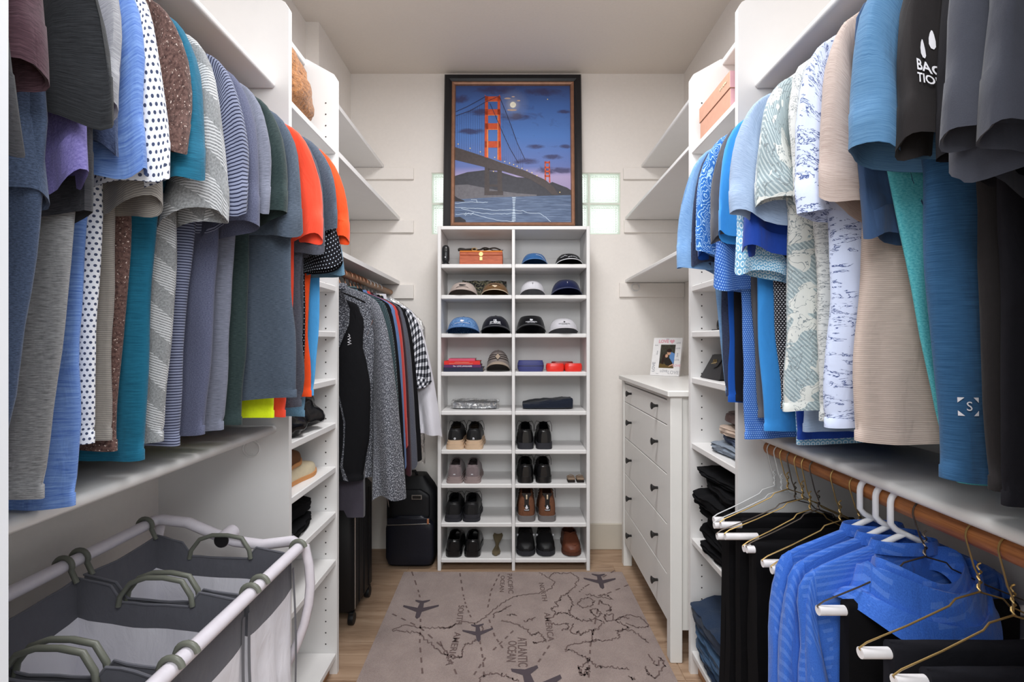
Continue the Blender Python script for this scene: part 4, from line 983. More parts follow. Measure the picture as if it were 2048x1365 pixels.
case(1092, 1129, 3, 16, M_rcase, 'glossy red case touching the navy one', g=None, seam=False)
case(1129.5, 1165, 3, 16, M_rcase, 'glossy red case at the rack side panel', seam=False)
case(1102, 1148, 3, 18, plain('dark_red_case', (150, 36, 34), .35, .4), 'dark red case lying behind the glossy pair', .112, .07)
# folded garments on the rack
def folded(x0, x1, y0, y1, z0, z1, mat, label, name='folded_garment', cat='clothes', group=None, seed=1., rot=0., layers=2, axis='x', tilt=0., smooth=60):
    """soft folded slab; the rounded fold faces along -y (axis x) or across x (axis y)"""
    m = MB(); cx, cy = (x0+x1)/2, (y0+y1)/2; h = z1-z0; n = 34; rr = []; K = 16
    for i in range(K+1):
        q = i/K; e = 1-.10*abs(2*q-1)**6; r = []
        for k in range(n):
            a = 2*PI*k/n; c, s = spow(math.cos(a), .36), spow(math.sin(a), .5)
            lay = 1-.07*abs(math.sin(s*(layers+1)*PI*.5+.3))
            bump = 1+.10*nz(q*3+seed, c*1.6, s*2)
            v = c*lay*e*(1+.06*nz(seed, s*3, q*5)+.03*nz(q*14, s*6, seed)); zz = z0+h/2+h/2*s*(bump if s > 0 else 1)*(1-.12*abs(2*q-1)**3)
            zz += h*(.2*nz(q*4+seed*2, c*2)+.1*nz(q*11, c*6, seed))*(s+1)/2+tilt*(q-.5)*(s+1)/2
            w_ = lerp(-1, 1, q)*(1+.025*nz(c*3, seed, s*2))
            if axis == 'x': r.append(Vector((cx+(x1-x0)/2*w_, cy+(y1-y0)/2*v, max(z0, zz))))
            else: r.append(Vector((cx+(x1-x0)/2*v, cy+(y1-y0)/2*w_, max(z0, zz))))
        rr.append(r)
    m.loft(rr, cap0=True, cap1=True, uv=True); m.rotz(rot, (cx, cy, 0))
    return solo(m, name, mat, label, cat, group, smooth=smooth)
m_gfold = cloth('folded_grey', (128, 130, 136), .1); m_nfold = cloth('folded_navy', (30, 36, 50), .15)
d = RF+.06; zz = RZS[4]+.0005
folded((905-VX)/F*d, (992-VX)/F*d, d, d+.15, zz, zz+.04, m_gfold, 'grey garment folded inside a clear plastic sleeve', seed=3.1, layers=3)
o = folded((901-VX)/F*d, (997-VX)/F*d, d-.006, d+.158, zz, zz+.05, M_film, 'clear plastic sleeve around the grey garment', 'plastic_sleeve', 'plastic bag', seed=5.3)
folded((1046-VX)/F*d, (1146-VX)/F*d, d, d+.16, zz, zz+.05, m_nfold, 'navy cloth folded flat on the rack', seed=7.7, layers=3, tilt=.03)

# ------------------------------------------------------------------ shoes
def shoe(label, cx, yh, z0, up, so, L=.285, W=.1, H=.085, sh=.028, open_=.52, lining=None, laces=True, group=None, name='sneaker', flip=False, rim=.78, rot=0., toe=.055, tier=None, heel=0., extra=None, lace_mat=None, cat='shoe'):
    t = thing(name, label, cat, (cx, yh, z0), group); sg = -1 if flip else 1; yb = yh+(L if flip else 0)
    wt = [(0, .36), (.012, .55), (.03, .7), (.07, .83), (.14, .9), (.2, .9), (.32, .84), (.5, .86), (.68, 1.), (.8, .98), (.9, .8), (.96, .58), (1, .3)]
    ht = [(0, .74), (.02, .8), (.05, .83), (.15, .84), (.3, .9), (.42, 1.), (.52, .97), (.65, toe/H*1.18), (.8, toe/H), (.92, toe/H*.82), (1, toe/H*.5)]
    def wv(s): return W/2*interp(wt, s)
    def hv(s): return H*interp(ht, s)
    R = lambda mb: mb.rotz(rot, (cx, yh+L/2, 0))
    def op(s):
        if s < .025 or s > open_: return 1.
        e = min(1., (s-.025)/.05, (open_-s)/.16); return 1-(1-rim)*sstep(0, 1, e)
    def pt(s, f, side, g=0.):           # f: 0 bottom .. 1 top of the wall
        a = f*op(s)*PI/2; w_ = wv(s)+g
        return Vector((cx+side*w_*(1+.06*math.sin(a*2))*math.cos(a)**.42, yb+sg*s*L, z0+sh*.7+(hv(s)+g)*math.sin(a)**.9))
    ss = [0, .012, .025, .05, .08, .12, .18, .25, .32, .4, .46, .5, .55, .6, .68, .76, .84, .9, .95, .985, 1.]
    m = MB()
    for side in (-1, 1):
        rr = [[pt(s, k/9, side) for k in range(10)] for s in ss]
        if (side > 0) ^ flip: rr = [r[::-1] for r in rr]
        m.loft(rr, closed=False, uv=True)
    m.poly([pt(0, k/9, -1) for k in range(10)]+[pt(0, k/9, 1) for k in range(8, -1, -1)]); m.poly([pt(1, k/9, 1) for k in range(10)]+[pt(1, k/9, -1) for k in range(8, -1, -1)])
    R(m); part(m, 'upper', up, t, smooth=60)
    m = MB(); ol = [s for s in ss if s <= .96]
    for lo, hi, g in (tier or ((0, 1, .004),)):
        out = [(wv(s)+g, s) for s in ss]
        poly = [(cx-w_, yb+sg*(s*(L+2*g)-g)) for w_, s in out]+[(cx+w_, yb+sg*(s*(L+2*g)-g)) for w_, s in out[::-1]]
        if flip: poly = poly[::-1]
        sy = lambda v: (v-yb)/(sg*L)
        m.prism(poly, lambda u, v: (u, v, z0+lo*sh+(toe*.16*sstep(.75, 1, sy(v)) if lo == 0 else 0)), lambda u, v: (u, v, z0+hi*sh+toe*.12*sstep(.8, 1, sy(v))+heel*sstep(.4, .1, sy(v)) if hi == 1 else z0+hi*sh))
    R(m); part(m, 'sole', so, t, smooth=25)
    if lining:
        m = MB(); xs = [.03, .06, .12, .2, .3, .4, open_]
        m.poly([(cx-wv(s)*.86, yb+sg*s*L, z0+sh+.012) for s in xs]+[(cx+wv(s)*.86, yb+sg*s*L, z0+sh+.012) for s in xs[::-1]]); R(m); part(m, 'insole', lining, t)
    if lining:
        m = MB()
        for side in (-1, 1): m.loft([[pt(s, k/5, side, -.004) for k in range(1, 6)] for s in (.03, .06, .12, .2, .3, .4, open_-.02)], closed=False)
        m.poly([pt(.03, k/5, -1, -.004) for k in range(1, 6)]+[pt(.03, k/5, 1, -.004) for k in range(5, 0, -1)]); R(m); part(m, 'lining', lining, t, smooth=60)
    if rim < 1:
        s1 = [s for s in ss if .025 <= s <= open_]
        m = MB(); m.tube([pt(s, 1, -1) for s in s1]+[pt(open_+.02, 1, 1)]+[pt(s, 1, 1) for s in s1[::-1]], .0042, 8, closed=True); R(m); part(m, 'collar', up, t, smooth=60)
    if laces:
        lm = lace_mat or up
        for s in (.52, .57, .62, .67):
            m = MB(); m.tube([pt(s, .55, -1, .003), pt(s+.005, .85, -1, .004), pt(s+.01, 1, 1, .005), pt(s+.005, .85, 1, .004), pt(s, .55, 1, .003)], .0022, 6); R(m); part(m, 'lace', lm, t, smooth=60)
        m = MB()
        for side in (-1, 1): m.tube([pt(.5, 1, side, .006), pt(.5, .8, side, .022), pt(.52, .55, side, .016), pt(.53, .3, side, .010)], .0016, 5)
        R(m); part(m, 'bow', lm, t)
        m = MB(); m.loft([[Vector((cx+q*.024, yb+sg*s*L, z0+sh*.7+h-abs(q)*.006)) for q in (-1, -.5, 0, .5, 1)] for s, h in ((.62, hv(.62)), (.5, hv(.5)+.006), (.42, H*1.06), (.385, H*1.16))], closed=False); R(m); part(m, 'tongue', up, t, smooth=60)
    if extra: extra(t, pt, R, cx, yb, z0)
    return t
def heel_text(tx, sz, z, mt, pt_=None):
    def ex(t, pt, R, cx, yb, z0):
        mm = text_mb(tx, sz, lambda u, v: Vector((cx+u, yb-.0035+abs(u)*.12, z0+z+v)), .04); R(mm); part(mm, 'heel_mark', mt, t, smooth=0)
    return ex
S_bk = plain('shoe_black', (22, 22, 24), .5, .4, 0, .2, 90, .3); S_bl = plain('shoe_black_leather', (16, 16, 18), .28, .5); S_cr = plain('sole_cream', (206, 178, 150), .7); S_ta = cloth('shoe_taupe', (132, 118, 120), .12); S_tas = plain('sole_taupe', (150, 134, 132), .7)
S_ch = plain('sole_charcoal', (44, 44, 50), .6); S_lin = plain('lining_black', (18, 18, 20), .9); S_tan = plain('lining_tan', (156, 112, 66), .8); S_br = plain('suede_brown', (112, 74, 54), .9, .2, 0, .15, 120, .4); S_gs = plain('sole_grey', (112, 108, 108), .7); S_lo = plain('loafer_leather', (104, 58, 40), .5, .4, 0, .1, 60)
ys = RF+.018
runner = ((0, .34, .010), (.34, .68, .006), (.68, 1, .002))
X = lambda px: (px-VX)/F*(RF+.05)
for px, mk in ((911, 'o'), (948, 'n')): shoe('black running shoe with thick cream sole marked %s' % mk, X(px), ys, RZS[5]+.0005, S_bk, S_cr, H=.096, sh=.052, tier=runner, lining=S_lin, W=.098, L=.26, group='black and cream running shoes', name='running_shoe', extra=heel_text(mk, .022, .064, P_wh), rot=0)
for px in (1051, 1088): shoe(('left ' if px == 1051 else 'right ')+'black leather lace-up sneaker with black sole', X(px), ys, RZS[5]+.0005, S_bl, S_ch, H=.105, sh=.036, lining=S_lin, L=.26, W=.098, group='black leather sneakers')
for px in (910, 945): shoe(('left ' if px == 910 else 'right ')+'taupe grey running shoe with open dark collar', X(px), ys, RZS[6]+.0005, S_ta, S_tas, H=.092, sh=.036, tier=runner, lining=S_lin, L=.26, W=.09, group='taupe running shoes', name='running_shoe', laces=False, rim=.7, extra=heel_text('on', .012, .052, P_wh))
for px in (1051, 1087): shoe(('left ' if px == 1051 else 'right ')+'black leather derby shoe with tan lining', X(px), ys, RZS[6]+.0005, S_bl, S_bl, H=.098, sh=.032, lining=S_tan, L=.26, W=.096, group='black derby shoes', name='dress_shoe', heel=.004, rim=.74)
for px in (907, 943): shoe(('left ' if px == 907 else 'right ')+'black trail shoe with chunky charcoal sole', X(px), ys, RZS[7]+.0005, S_bk, S_ch, H=.098, sh=.04, tier=((0, .45, .007), (.45, 1, .003)), lining=S_lin, L=.26, W=.1, group='black trail shoes', name='trail_shoe')
def boot_patch(t, pt, R, cx, yb, z0):
    m = MB(); m.poly([(cx+u, yb-.0045+abs(u)*.25, z0+v) for u, v in ((-.014, .062), (.014, .062), (.022, .07), (.024, .085), (.012, .1), (.014, .14), (.03, .165), (-.03, .165), (-.014, .14), (-.012, .1), (-.024, .085), (-.022, .07))]); R(m); part(m, 'heel_patch', S_bl, t, 'black heel patch')
    m = MB(); m.poly([(cx+u, yb-.0062+abs(u)*.25, z0+v) for u, v in ((-.009, .08), (0, .075), (.009, .08), (0, .101))]); R(m); part(m, 'triangle_mark', P_wh, t)
    mm = text_mb('VASQUE', .0075, lambda u, v: Vector((cx+u, yb-.006+abs(u)*.25, z0+.069+v)), .04); R(mm); part(mm, 'heel_mark', P_wh, t, smooth=0)
    m = MB(); m.box(cx-.004, cx+.004, yb-.006, yb-.002, z0+.132, z0+.158, .001); R(m); part(m, 'pull_loop', P_gd, t)
for px in (1053, 1094): shoe(('left ' if px == 1053 else 'right ')+'brown suede hiking boot with black heel patch', X(px), ys, RZS[7]+.0005, S_br, S_gs, H=.148, sh=.034, lining=S_lin, L=.265, W=.108, group='brown hiking boots', name='hiking_boot', toe=.065, rim=.8, extra=boot_patch, lace_mat=S_bk, cat='boot')
for px in (908, 945): shoe(('left ' if px == 908 else 'right ')+'polished black slip-on dress shoe', X(px), ys, RZS[8]+.0005, S_bl, S_bl, H=.092, sh=.03, lining=S_lin, L=.265, W=.1, group='polished black slip-ons', name='dress_shoe', laces=False, heel=.004, rot=0, rim=.72)
def strap(t, pt, R, cx, yb, z0):
    m = MB(); m.loft([[pt(s, f, -1, .003) for f in (.2, .5, .8, 1)]+[pt(s, f, 1, .003) for f in (.8, .5, .2)] for s in (.44, .56)], closed=False); R(m); st = part(m, 'strap', S_bl, t, smooth=60)
    for side in (-1, 1):
        m = MB(); p = pt(.5, .45, side, .006); m.lathe([(.006, 0), (.006, -.002), (.003, -.003)], p, 10, 'y'); R(m); part(m, 'rivet', P_wh, st)
for px in (1052, 1092): shoe(('right ' if px == 1052 else 'left ')+'black rubber clog with a riveted strap, toe outward', X(px), ys, RZS[8]+.0005, S_bk, S_ch, H=.088, sh=.026, lining=S_lin, L=.255, W=.106, group='black rubber clogs', name='clog', laces=False, flip=True, toe=.06, extra=strap, rim=.62, open_=.48)
shoe('brown leather moccasin with stitched toe beside the clogs', X(1144), ys, RZS[8]+.0005, S_lo, plain('moccasin_sole', (84, 46, 32), .7), H=.084, sh=.02, lining=S_lo, L=.255, W=.108, name='moccasin', laces=False, flip=True, toe=.058, rim=.62, open_=.55,
     extra=lambda t, pt, R, cx, yb, z0: part(R(MB().tube([pt(s, .72, -1, .002) for s in (.55, .65, .75, .85)]+[pt(.93, .9, 1, .002)]+[pt(s, .72, 1, .002) for s in (.85, .75, .65, .55)], .0022, 6)), 'stitching', S_lo, t))
# shoe horn, shoe brushes
M_horn = plain('olive_horn', (112, 100, 78), .6); d0 = RF+.03; xh = X(993); z0 = RZS[8]+.0005
m = MB(); m.loft([[Vector((xh+w_*q+.012*(s-.5)*.6, d0+.2*s, z0+.003+.007*q*q+.05*s*s)) for q in (-1, -.6, -.2, .2, .6, 1)]+[Vector((xh+w_*q+.012*(s-.5)*.6, d0+.2*s, z0+.0005+.007*q*q+.05*s*s)) for q in (1, .6, .2, -.2, -.6, -1)]
             for s, w_ in ((0, .009), (.08, .022), (.2, .025), (.34, .018), (.5, .009), (.62, .012), (.8, .026), (.92, .031), (1, .024))], cap0=True, cap1=True); solo(m, 'shoe_horn', M_horn, 'olive shoe horn lying beside the black slip-ons', 'shoe horn', smooth=60)
M_bris = plain('bristles', (34, 28, 26), .9); M_bw = plain('brush_wood', (132, 112, 94), .5)
for i, px in enumerate((1142, 1160)):
    xb_ = X(px); z0 = RZS[6]+.0005; y0 = RF+.025
    t = thing('shoe_brush', ('small shoe brush next to the derby shoes', 'small shoe brush against the rack side panel')[i], 'brush', (xb_, y0, z0), 'pair of small shoe brushes')
    m = MB(); m.box(xb_-.021, xb_+.021, y0, y0+.06, z0, z0+.014, .002); part(m, 'bristles', M_bris, t)
    m = MB(); m.box(xb_-.023, xb_+.023, y0-.002, y0+.062, z0+.0142, z0+.026, .005); m.tube([(xb_-.02, y0+.05, z0+.027), (xb_, y0+.05, z0+.035), (xb_+.02, y0+.05, z0+.027)], .002, 6); part(m, 'back', M_bw, t)

# ------------------------------------------------------------------ things in the towers
def teddy():
    t = NT('teddy_fleece', .98, .05, .4); f = t.noise(t.coord('Object'), 90, 4, .7)
    t.col(t.ramp(f, [(.3, lin((110, 62, 26))), (.7, lin((206, 142, 84)))])); t.bump(f, 1., .012); return t.m
M_ted = teddy()
def lump(c, r, seed, amp=.18, n=36, mrow=20, fl=.0):
    m = MB(); c = Vector(c); rr = []
    for j in range(mrow+1):
        b = lerp(-PI/2, PI/2, j/mrow)
        rr.append([c+Vector((r[0]*math.cos(b)*math.cos(a), r[1]*math.cos(b)*math.sin(a), r[2]*spow(math.sin(b), .8)))*(1+amp*nz(math.cos(a)*math.cos(b)*1.8+seed, math.sin(a)*math.cos(b)*1.8, math.sin(b)*2)+.03*nz(math.cos(a)*9, math.sin(a)*9, b*9)) for a in [2*PI*k/n for k in range(n)]])
    m.loft(rr); zmin = c.z-r[2]*1.0
    m.v = [Vector((p.x, p.y, max(p.z, zmin))) for p in m.v]; return m
z = 2.1005; t = thing('fleece_blanket', 'curly brown teddy fleece heaped on the tower', 'blanket', (-.86, 1.72, z))
part(lump((-.87, 1.72, z+.14), (.13, .11, .14), 3.2, .2), 'upper_fold', M_ted, t, smooth=80)
part(lump((-.84, 1.755, z+.10), (.115, .165, .10), 8.1, .2), 'lower_fold', M_ted, t, smooth=80)
M_shiny = plain('shiny_black', (14, 14, 16), .22, .5, 0, .2, 30)
t = thing('rain_jacket', 'shiny black jacket rolled up under the denim blue shirt', 'jacket', (-.86, 1.78, 1.0055))
part(lump((-.85, 1.80, 1.0055+.066), (.13, .125, .066), 5.5, .3), 'rolled_body', M_shiny, t, smooth=60); part(lump((-.79, 1.685, 1.0055+.042), (.075, .08, .042), 1.5, .3), 'sleeve', M_shiny, t, smooth=60)
m = MB(); m.box(-.742, -.735, 1.868, 1.882, 1.03, 1.062, .002); part(m, 'zip_pull', P_wh, t)
# slippers
M_crm = plain('cream_leather', (214, 200, 170), .6, .3, 0, .06, 50); M_bsh = plain('brown_shearling', (108, 72, 46), .9); M_cork = plain('cork', (196, 138, 88), .8)
zs = .8305
shoe('cream leather slipper beside the brown slipper', -.80, 1.63, zs, M_crm, M_cork, L=.265, W=.095, H=.06, sh=.014, lining=M_crm, laces=False, toe=.045, name='slipper', rim=.55, open_=.5, rot=-.1, cat='slipper', group=None)
shoe('brown slipper with cork sole lying on its pair', -.80, 1.60, zs+.062, M_bsh, M_cork, L=.2, W=.09, H=.055, sh=.012, lining=S_lin, laces=False, toe=.042, name='slipper', rim=.5, open_=.62, rot=.12, cat='slipper', group=None)
shoe('dark brown slipper under the brown slipper', -.815, 1.577, zs, M_bsh, M_cork, L=.09, W=.08, H=.05, sh=.012, lining=S_lin, laces=False, toe=.04, name='slipper', rim=.5, open_=.62, cat='slipper')
m_bfold = cloth('folded_black', (15, 15, 18), .2, sheen=0); m_bj = heather('dark_jean', (22, 30, 46), (58, 78, 108), 300, 160); m_bj2 = heather('mid_jean', (34, 52, 78), (86, 116, 150), 300, 160); m_grf = heather('grey_jersey', (104, 116, 132), (160, 170, 184), 60, 260)
zb = .6505
folded(-1.06, -.735, 1.585, 1.85, zb, zb+.05, m_bfold, 'black trousers folded at the bottom below the slippers', seed=2., rot=.1, group=None, axis='y')
folded(-1.05, -.755, 1.6, 1.865, zb+.0505, zb+.105, m_bfold, 'black trousers folded on top below the slippers', seed=4., rot=-.08, group=None, axis='y')
m = MB(); m.tube([(-.73, 1.61+.001, zb+.026), (-.80, 1.61, zb+.026)], .025, 14); solo(m, 'rolled_sock', m_dkgrey, 'dark grey rolled cloth by the folded black trousers', 'cloth')
# right tower
def pkg():
    m = MB(); return m
z = 2.1005
sb = thing('shoe_box', 'copper and pink shoe box on the tower', 'box', (.80, 1.76, z))
M_copb = plain('copper_card', (204, 156, 134), .5, .3); M_pinkb = plain('pink_card', (224, 176, 184), .6, .3)
pf = .705; y0, y1 = 1.625, 1.895
m = MB(); m.box(pf+.003, 1.0, y0+.003, y1-.003, z, z+.062, .001); part(m, 'base', M_copb, sb)
m = MB(); m.box(pf+.004, .999, y0+.0022, y0+.0028, z+.001, z+.061); part(m, 'end_panel', M_pinkb, sb, 'pink end panel')
m = MB(); m.box(pf, 1.003, y0, y1, z+.0625, z+.118, .001); ld = part(m, 'lid', M_copb, sb)
m = MB(); m.box(pf+.001, 1.002, y0-.0012, y0-.0002, z+.0635, z+.117); part(m, 'lid_end', M_pinkb, ld, 'pink lid end')
m = MB(); m.tube([(pf-.001, 1.705-.06*q/40, z+.092+.014*nz(q*.8, 2.)) for q in range(41)], .0011, 5); part(m, 'script', P_gd, ld)
z = 1.1855; pu = thing('clutch_purse', 'small black clutch purse on the tower behind the steel blue shirt', 'purse', (.79, 1.86, z))
M_pl = plain('purse_leather', (34, 33, 36), .5, .4, 0, .1, 120, .2)
m = MB(); m.prism([(0, 0), (.02, -.002), (.17, -.002), (.185, .004), (.15, .085), (.14, .092), (.06, .092), (.045, .086)], lambda u, v: (.735+v*.35, 1.965-u, z+v+.002), lambda u, v: (.80-v*.1, 1.965-u, z+v+.002)); part(m, 'body', M_pl, pu)
m = MB(); m.poly([(.735+v*.35-.0035, 1.965-u, z+v+.002) for u, v in ((.052, .09), (.146, .09), (.15, .07), (.135, .05), (.105, .04), (.075, .045), (.05, .065))]); part(m, 'flap', M_pl, pu)
m = MB()
for q in range(3): m.tube([(.735+.062*.35-.006, 1.965-.08-.012*q, z+.05), (.735+.075*.35-.006, 1.965-.088-.012*q, z+.075)], .0014, 5)
m.tube([(.735+.065*.35-.006, 1.965-.07, z+.058), (.735+.068*.35-.006, 1.965-.12, z+.066)], .0014, 5); part(m, 'monogram', M_brs, pu, 'brass monogram')
m = MB(); m.tube([(.78, 1.88+.02*math.cos(a), 1.3685+.022+.02*math.sin(a)) for a in [k*PI/8 for k in range(16)]], .006, 6, closed=True); m.box(.765, .80, 1.85, 1.93, 1.3685, 1.3745, .002); solo(m, 'coiled_belt', M_bltk, 'coiled black belt on the tower above the purse', 'belt')
z = .9255; m_brf = cloth('folded_brown', (92, 68, 66), .12); m_bgf = cloth('folded_beige', (202, 180, 164), .08); m_dbf = cloth('folded_slate', (74, 90, 122), .1)
GS = None
folded(.725, 1.04, 1.60, 1.86, z, z+.04, m_grf, 'grey blue jersey at the bottom of the folded stack over black trousers', seed=1.2, rot=.12, axis='y')
folded(.745, 1.04, 1.60, 1.83, z+.0405, z+.068, m_dbf, 'slate blue cloth folded between grey jersey and beige', seed=2.2, rot=-.1, axis='y')
folded(.735, 1.04, 1.60, 1.815, z+.0685, z+.104, m_bgf, 'beige cloth folded under the brown one', seed=3.9, rot=.15, axis='y')
folded(.745, 1.04, 1.59, 1.79, z+.1045, z+.158, m_brf, 'brown cloth on top of the folded stack', seed=4.4, rot=-.12, axis='y', layers=4)
z = .5455; hs = (.04, .038, .05, .04, .055, .05, .03); rng = random.Random(5)
for i, h in enumerate(hs):
    folded(.675+.012*rng.random()*3, 1.04, 1.595+.02*rng.random(), 1.93-.05*rng.random(), z, z+h, m_bfold, 'black folded trousers, %s up in the stack behind the wire hangers' % ORD[i], 'folded_trousers', 'trousers', 'folded black trousers in the tower', seed=i*3.3, rot=rng.uniform(-.14, .14), axis='y')
    z += h+.0005
z = .0955
for i, (h, mt, nm) in enumerate(((.04, m_bj, 'dark blue jeans at the bottom of the jeans stack'), (.05, m_bj2, 'faded blue jeans in the middle of the jeans stack'), (.05, m_bj2, 'creased blue jeans second in the jeans stack'), (.085, m_bj, 'dark blue jeans bunched on top of the jeans stack'))):
    folded(.70-.006*i, 1.04, 1.60, 1.94+.006*i, z, z+h, mt, nm, 'folded_jeans', 'jeans', 'jeans folded in the tower', seed=i*2.7+1, rot=(-.04, .05, -.05, .06)[i], axis='y')
    z += h+.0005
# ------------------------------------------------------------------ painting on top of the rack
M_fblk = plain('frame_black', (20, 20, 24), .35, .45); M_fbr = plain('frame_bronze', (156, 114, 90), .35, .5, .35, .15, 30)
FX0, FX1, FZ0, FZ1 = -.445, .418, 1.9955, 3.017
FYB, FYT = 3.062, 3.140
def FQ(x, z, h=0.):            # a point of the leaning picture plane, h metres proud of it
    s = (z-FZ0)/(FZ1-FZ0); n = Vector((0, -(FZ1-FZ0), -(FYT-FYB))).normalized()
    return Vector((x, lerp(FYB, FYT, s), z))+n*h
pt_ = thing('painting', 'framed night painting of a red suspension bridge leaning on the rack', 'painting', (0, 3.06, FZ0))
def frame_ring(prof, mat, name):           # prof: list of (inset, height)
    m = MB(); rr = []
    for ins, h in prof:
        x0, x1, z0, z1 = FX0+ins, FX1-ins, FZ0+ins, FZ1-ins
        rr.append([FQ(x0, z0, h), FQ(x1, z0, h), FQ(x1, z1, h), FQ(x0, z1, h)])
    m.loft(rr); part(m, name, mat, pt_, smooth=25)
frame_ring([(0, -.012), (0, .012), (.006, .02), (.03, .022), (.046, .014)], M_fblk, 'outer_frame')
frame_ring([(.046, .006), (.048, .016), (.056, .021), (.066, .016), (.071, .002)], M_fbr, 'inner_frame')
CI_ = .0705; CX0, CX1, CZ0, CZ1 = FX0+CI_, FX1-CI_, FZ0+CI_, FZ1-CI_+.004
m = MB(); m.poly([FQ(FX0+.01, FZ0+.01, -.013), FQ(FX0+.01, FZ1-.01, -.013), FQ(FX1-.01, FZ1-.01, -.013), FQ(FX1-.01, FZ0+.01, -.013)]); part(m, 'backing', M_fblk, pt_)
def U(X_, Y_):                 # painting coordinates (0..1) of a point of the picture
    tt = (Y_-160)/1098; l = lerp(207, 197, tt); r = lerp(1117, 1140, tt)
    return (X_-l)/(r-l), 1-tt
def skymat():
    t = NT('painted_sky', .5, .25); tc = t.n('ShaderNodeTexCoord'); x = t.sep(tc.outputs['UV'])
    base = t.ramp(x[1], [(.0, lin((120, 116, 150))), (.33, lin((172, 158, 196))), (.40, lin((104, 122, 182))), (.62, lin((86, 128, 198))), (.85, lin((72, 108, 176))), (1., lin((62, 80, 130)))])
    f = t.noise(t.coord('UV', (3.4, 8, 1)), 2.2, 5, .62, .7); tot = None
    for cx_, cy_, rx_, ry_ in CLOUDS:
        u0, v0 = U(cx_, cy_); ru, rv = rx_/920., ry_/1098.
        du = t.math('MULTIPLY', t.math('SUBTRACT', x[0], u0), 1/ru); dv = t.math('MULTIPLY', t.math('SUBTRACT', x[1], v0), 1/rv)
        q = t.math('SUBTRACT', 1.25, t.math('MULTIPLY', t.math('ADD', t.math('MULTIPLY', du, du), t.math('MULTIPLY', dv, dv)), .55))
        tot = q if tot is None else t.math('MAXIMUM', tot, q)
    tot = t.math('ADD', t.math('MAXIMUM', tot, .12), t.math('MULTIPLY_ADD', f, 2.6, -1.55)); k = t.ramp(tot, [(.1, (0, 0, 0, 1)), (.95, (1, 1, 1, 1))])
    a = t.mix(t.math('MULTIPLY', k, .85), base, lin((62, 60, 96)))
    u0, v0 = U(664, 320); du = t.math('SUBTRACT', x[0], u0); dv = t.math('MULTIPLY', t.math('SUBTRACT', x[1], v0), 1.18)
    r = t.math('SQRT', t.math('ADD', t.math('MULTIPLY', du, du), t.math('MULTIPLY', dv, dv))); gl = t.ramp(r, [(.0, (.7, .7, .7, 1)), (.035, (.25, .25, .25, 1)), (.07, (.09, .09, .09, 1)), (.15, (0, 0, 0, 1))])
    t.col(t.mix(gl, a, lin((236, 224, 196)))); return t.m
CLOUDS = [(700, 415, 150, 30), (390, 380, 75, 30), (330, 535, 110, 20), (840, 658, 66, 18), (985, 740, 72, 18), (775, 775, 95, 22), (1070, 375, 50, 14), (1085, 655, 36, 16), (1000, 850, 130, 26), (520, 200, 150, 30), (900, 215, 130, 30), (240, 270, 60, 30)]
def Q(X_, Y_, h): u, v = U(X_, Y_); return FQ(lerp(CX0, CX1, u), lerp(CZ0, CZ1, v), h)
m = MB(); m.add([FQ(CX0, CZ0, .001), FQ(CX1, CZ0, .001), FQ(CX1, CZ1, .001), FQ(CX0, CZ1, .001)], [(0, 1, 2, 3)], [[(0, 0), (1, 0), (1, 1), (0, 1)]]); canvas = part(m, 'canvas', skymat(), pt_)
def pc(n, c, r=.5): return plain('paint_'+n, c, r, .25, 0, .12, 60)
def paint(polys, mat, h, name):
    m = MB()
    for pl in polys: m.poly([Q(a, b, h) for a, b in pl])
    part(m, name, mat, canvas, smooth=0)
def wave(pts):
    out = []
    for a, b in zip(pts, pts[1:]):
        for k in range(6): out.append(a.lerp(b, k/6)+Vector((0, 0, .004*nz(len(out)*.55, a.x*30))))
    return out+[pts[-1]]
def lines(pls, w, mat, h, name):
    m = MB()
    for pl in pls: m.ribbon(wave([Q(a, b, h) for a, b in pl]) if 'foam' in name else [Q(a, b, h) for a, b in pl], w, (0, -1, 0))
    part(m, name, mat, canvas, smooth=0)
def oval(cx, cy, rx, ry, n=18, wob=.2): return [(cx+rx*math.cos(2*PI*k/n)*(1+wob*nz(cx, k*1.3)), cy+ry*math.sin(2*PI*k/n)*(1+wob*nz(cy, k*1.7))) for k in range(n)]
paint([oval(620, 268, 26, 7), oval(665, 254, 14, 5), oval(708, 286, 14, 6), oval(655, 362, 40, 8)], pc('cloudlight', (196, 172, 158)), .0015, 'lit_clouds')
paint([oval(664, 320, 24, 24, 24, 0)], pc('moon', (250, 246, 226)), .0016, 'moon')
HILL = [(200, 892), (300, 862), (437, 846), (580, 866), (700, 902), (780, 906), (860, 944), (930, 965), (985, 940), (1050, 965), (1105, 985), (1136, 1006), (1138, 1046), (800, 1056), (500, 1066), (199, 1080)]
paint([HILL], pc('hill', (62, 62, 70)), .0016, 'hills')
paint([[(199, 965), (300, 960), (430, 985), (560, 1010), (700, 1030), (860, 1040), (860, 1052), (500, 1062), (199, 1078)]], pc('mist', (108, 106, 112)), .0018, 'mist')
def watermat():
    t = NT('painted_water', .5, .25); f = t.noise(t.coord('Object', (4, 1, 60)), 2, 4, .6, .6)
    t.col(t.ramp(f, [(.3, lin((62, 78, 108))), (.6, lin((100, 118, 148))), (.8, lin((140, 156, 180)))])); return t.m
paint([[(199, 1078), (500, 1062), (1138, 1043), (1140, 1256), (197, 1257)]], watermat(), .0019, 'water')
for r_ in ([(199, 1050), (225, 1068), (270, 1085), (280, 1095), (199, 1096)], [(197, 1218), (240, 1215), (285, 1240), (290, 1256), (197, 1257)]): paint([r_], pc('rock', (48, 46, 52)), .0021, 'rock')
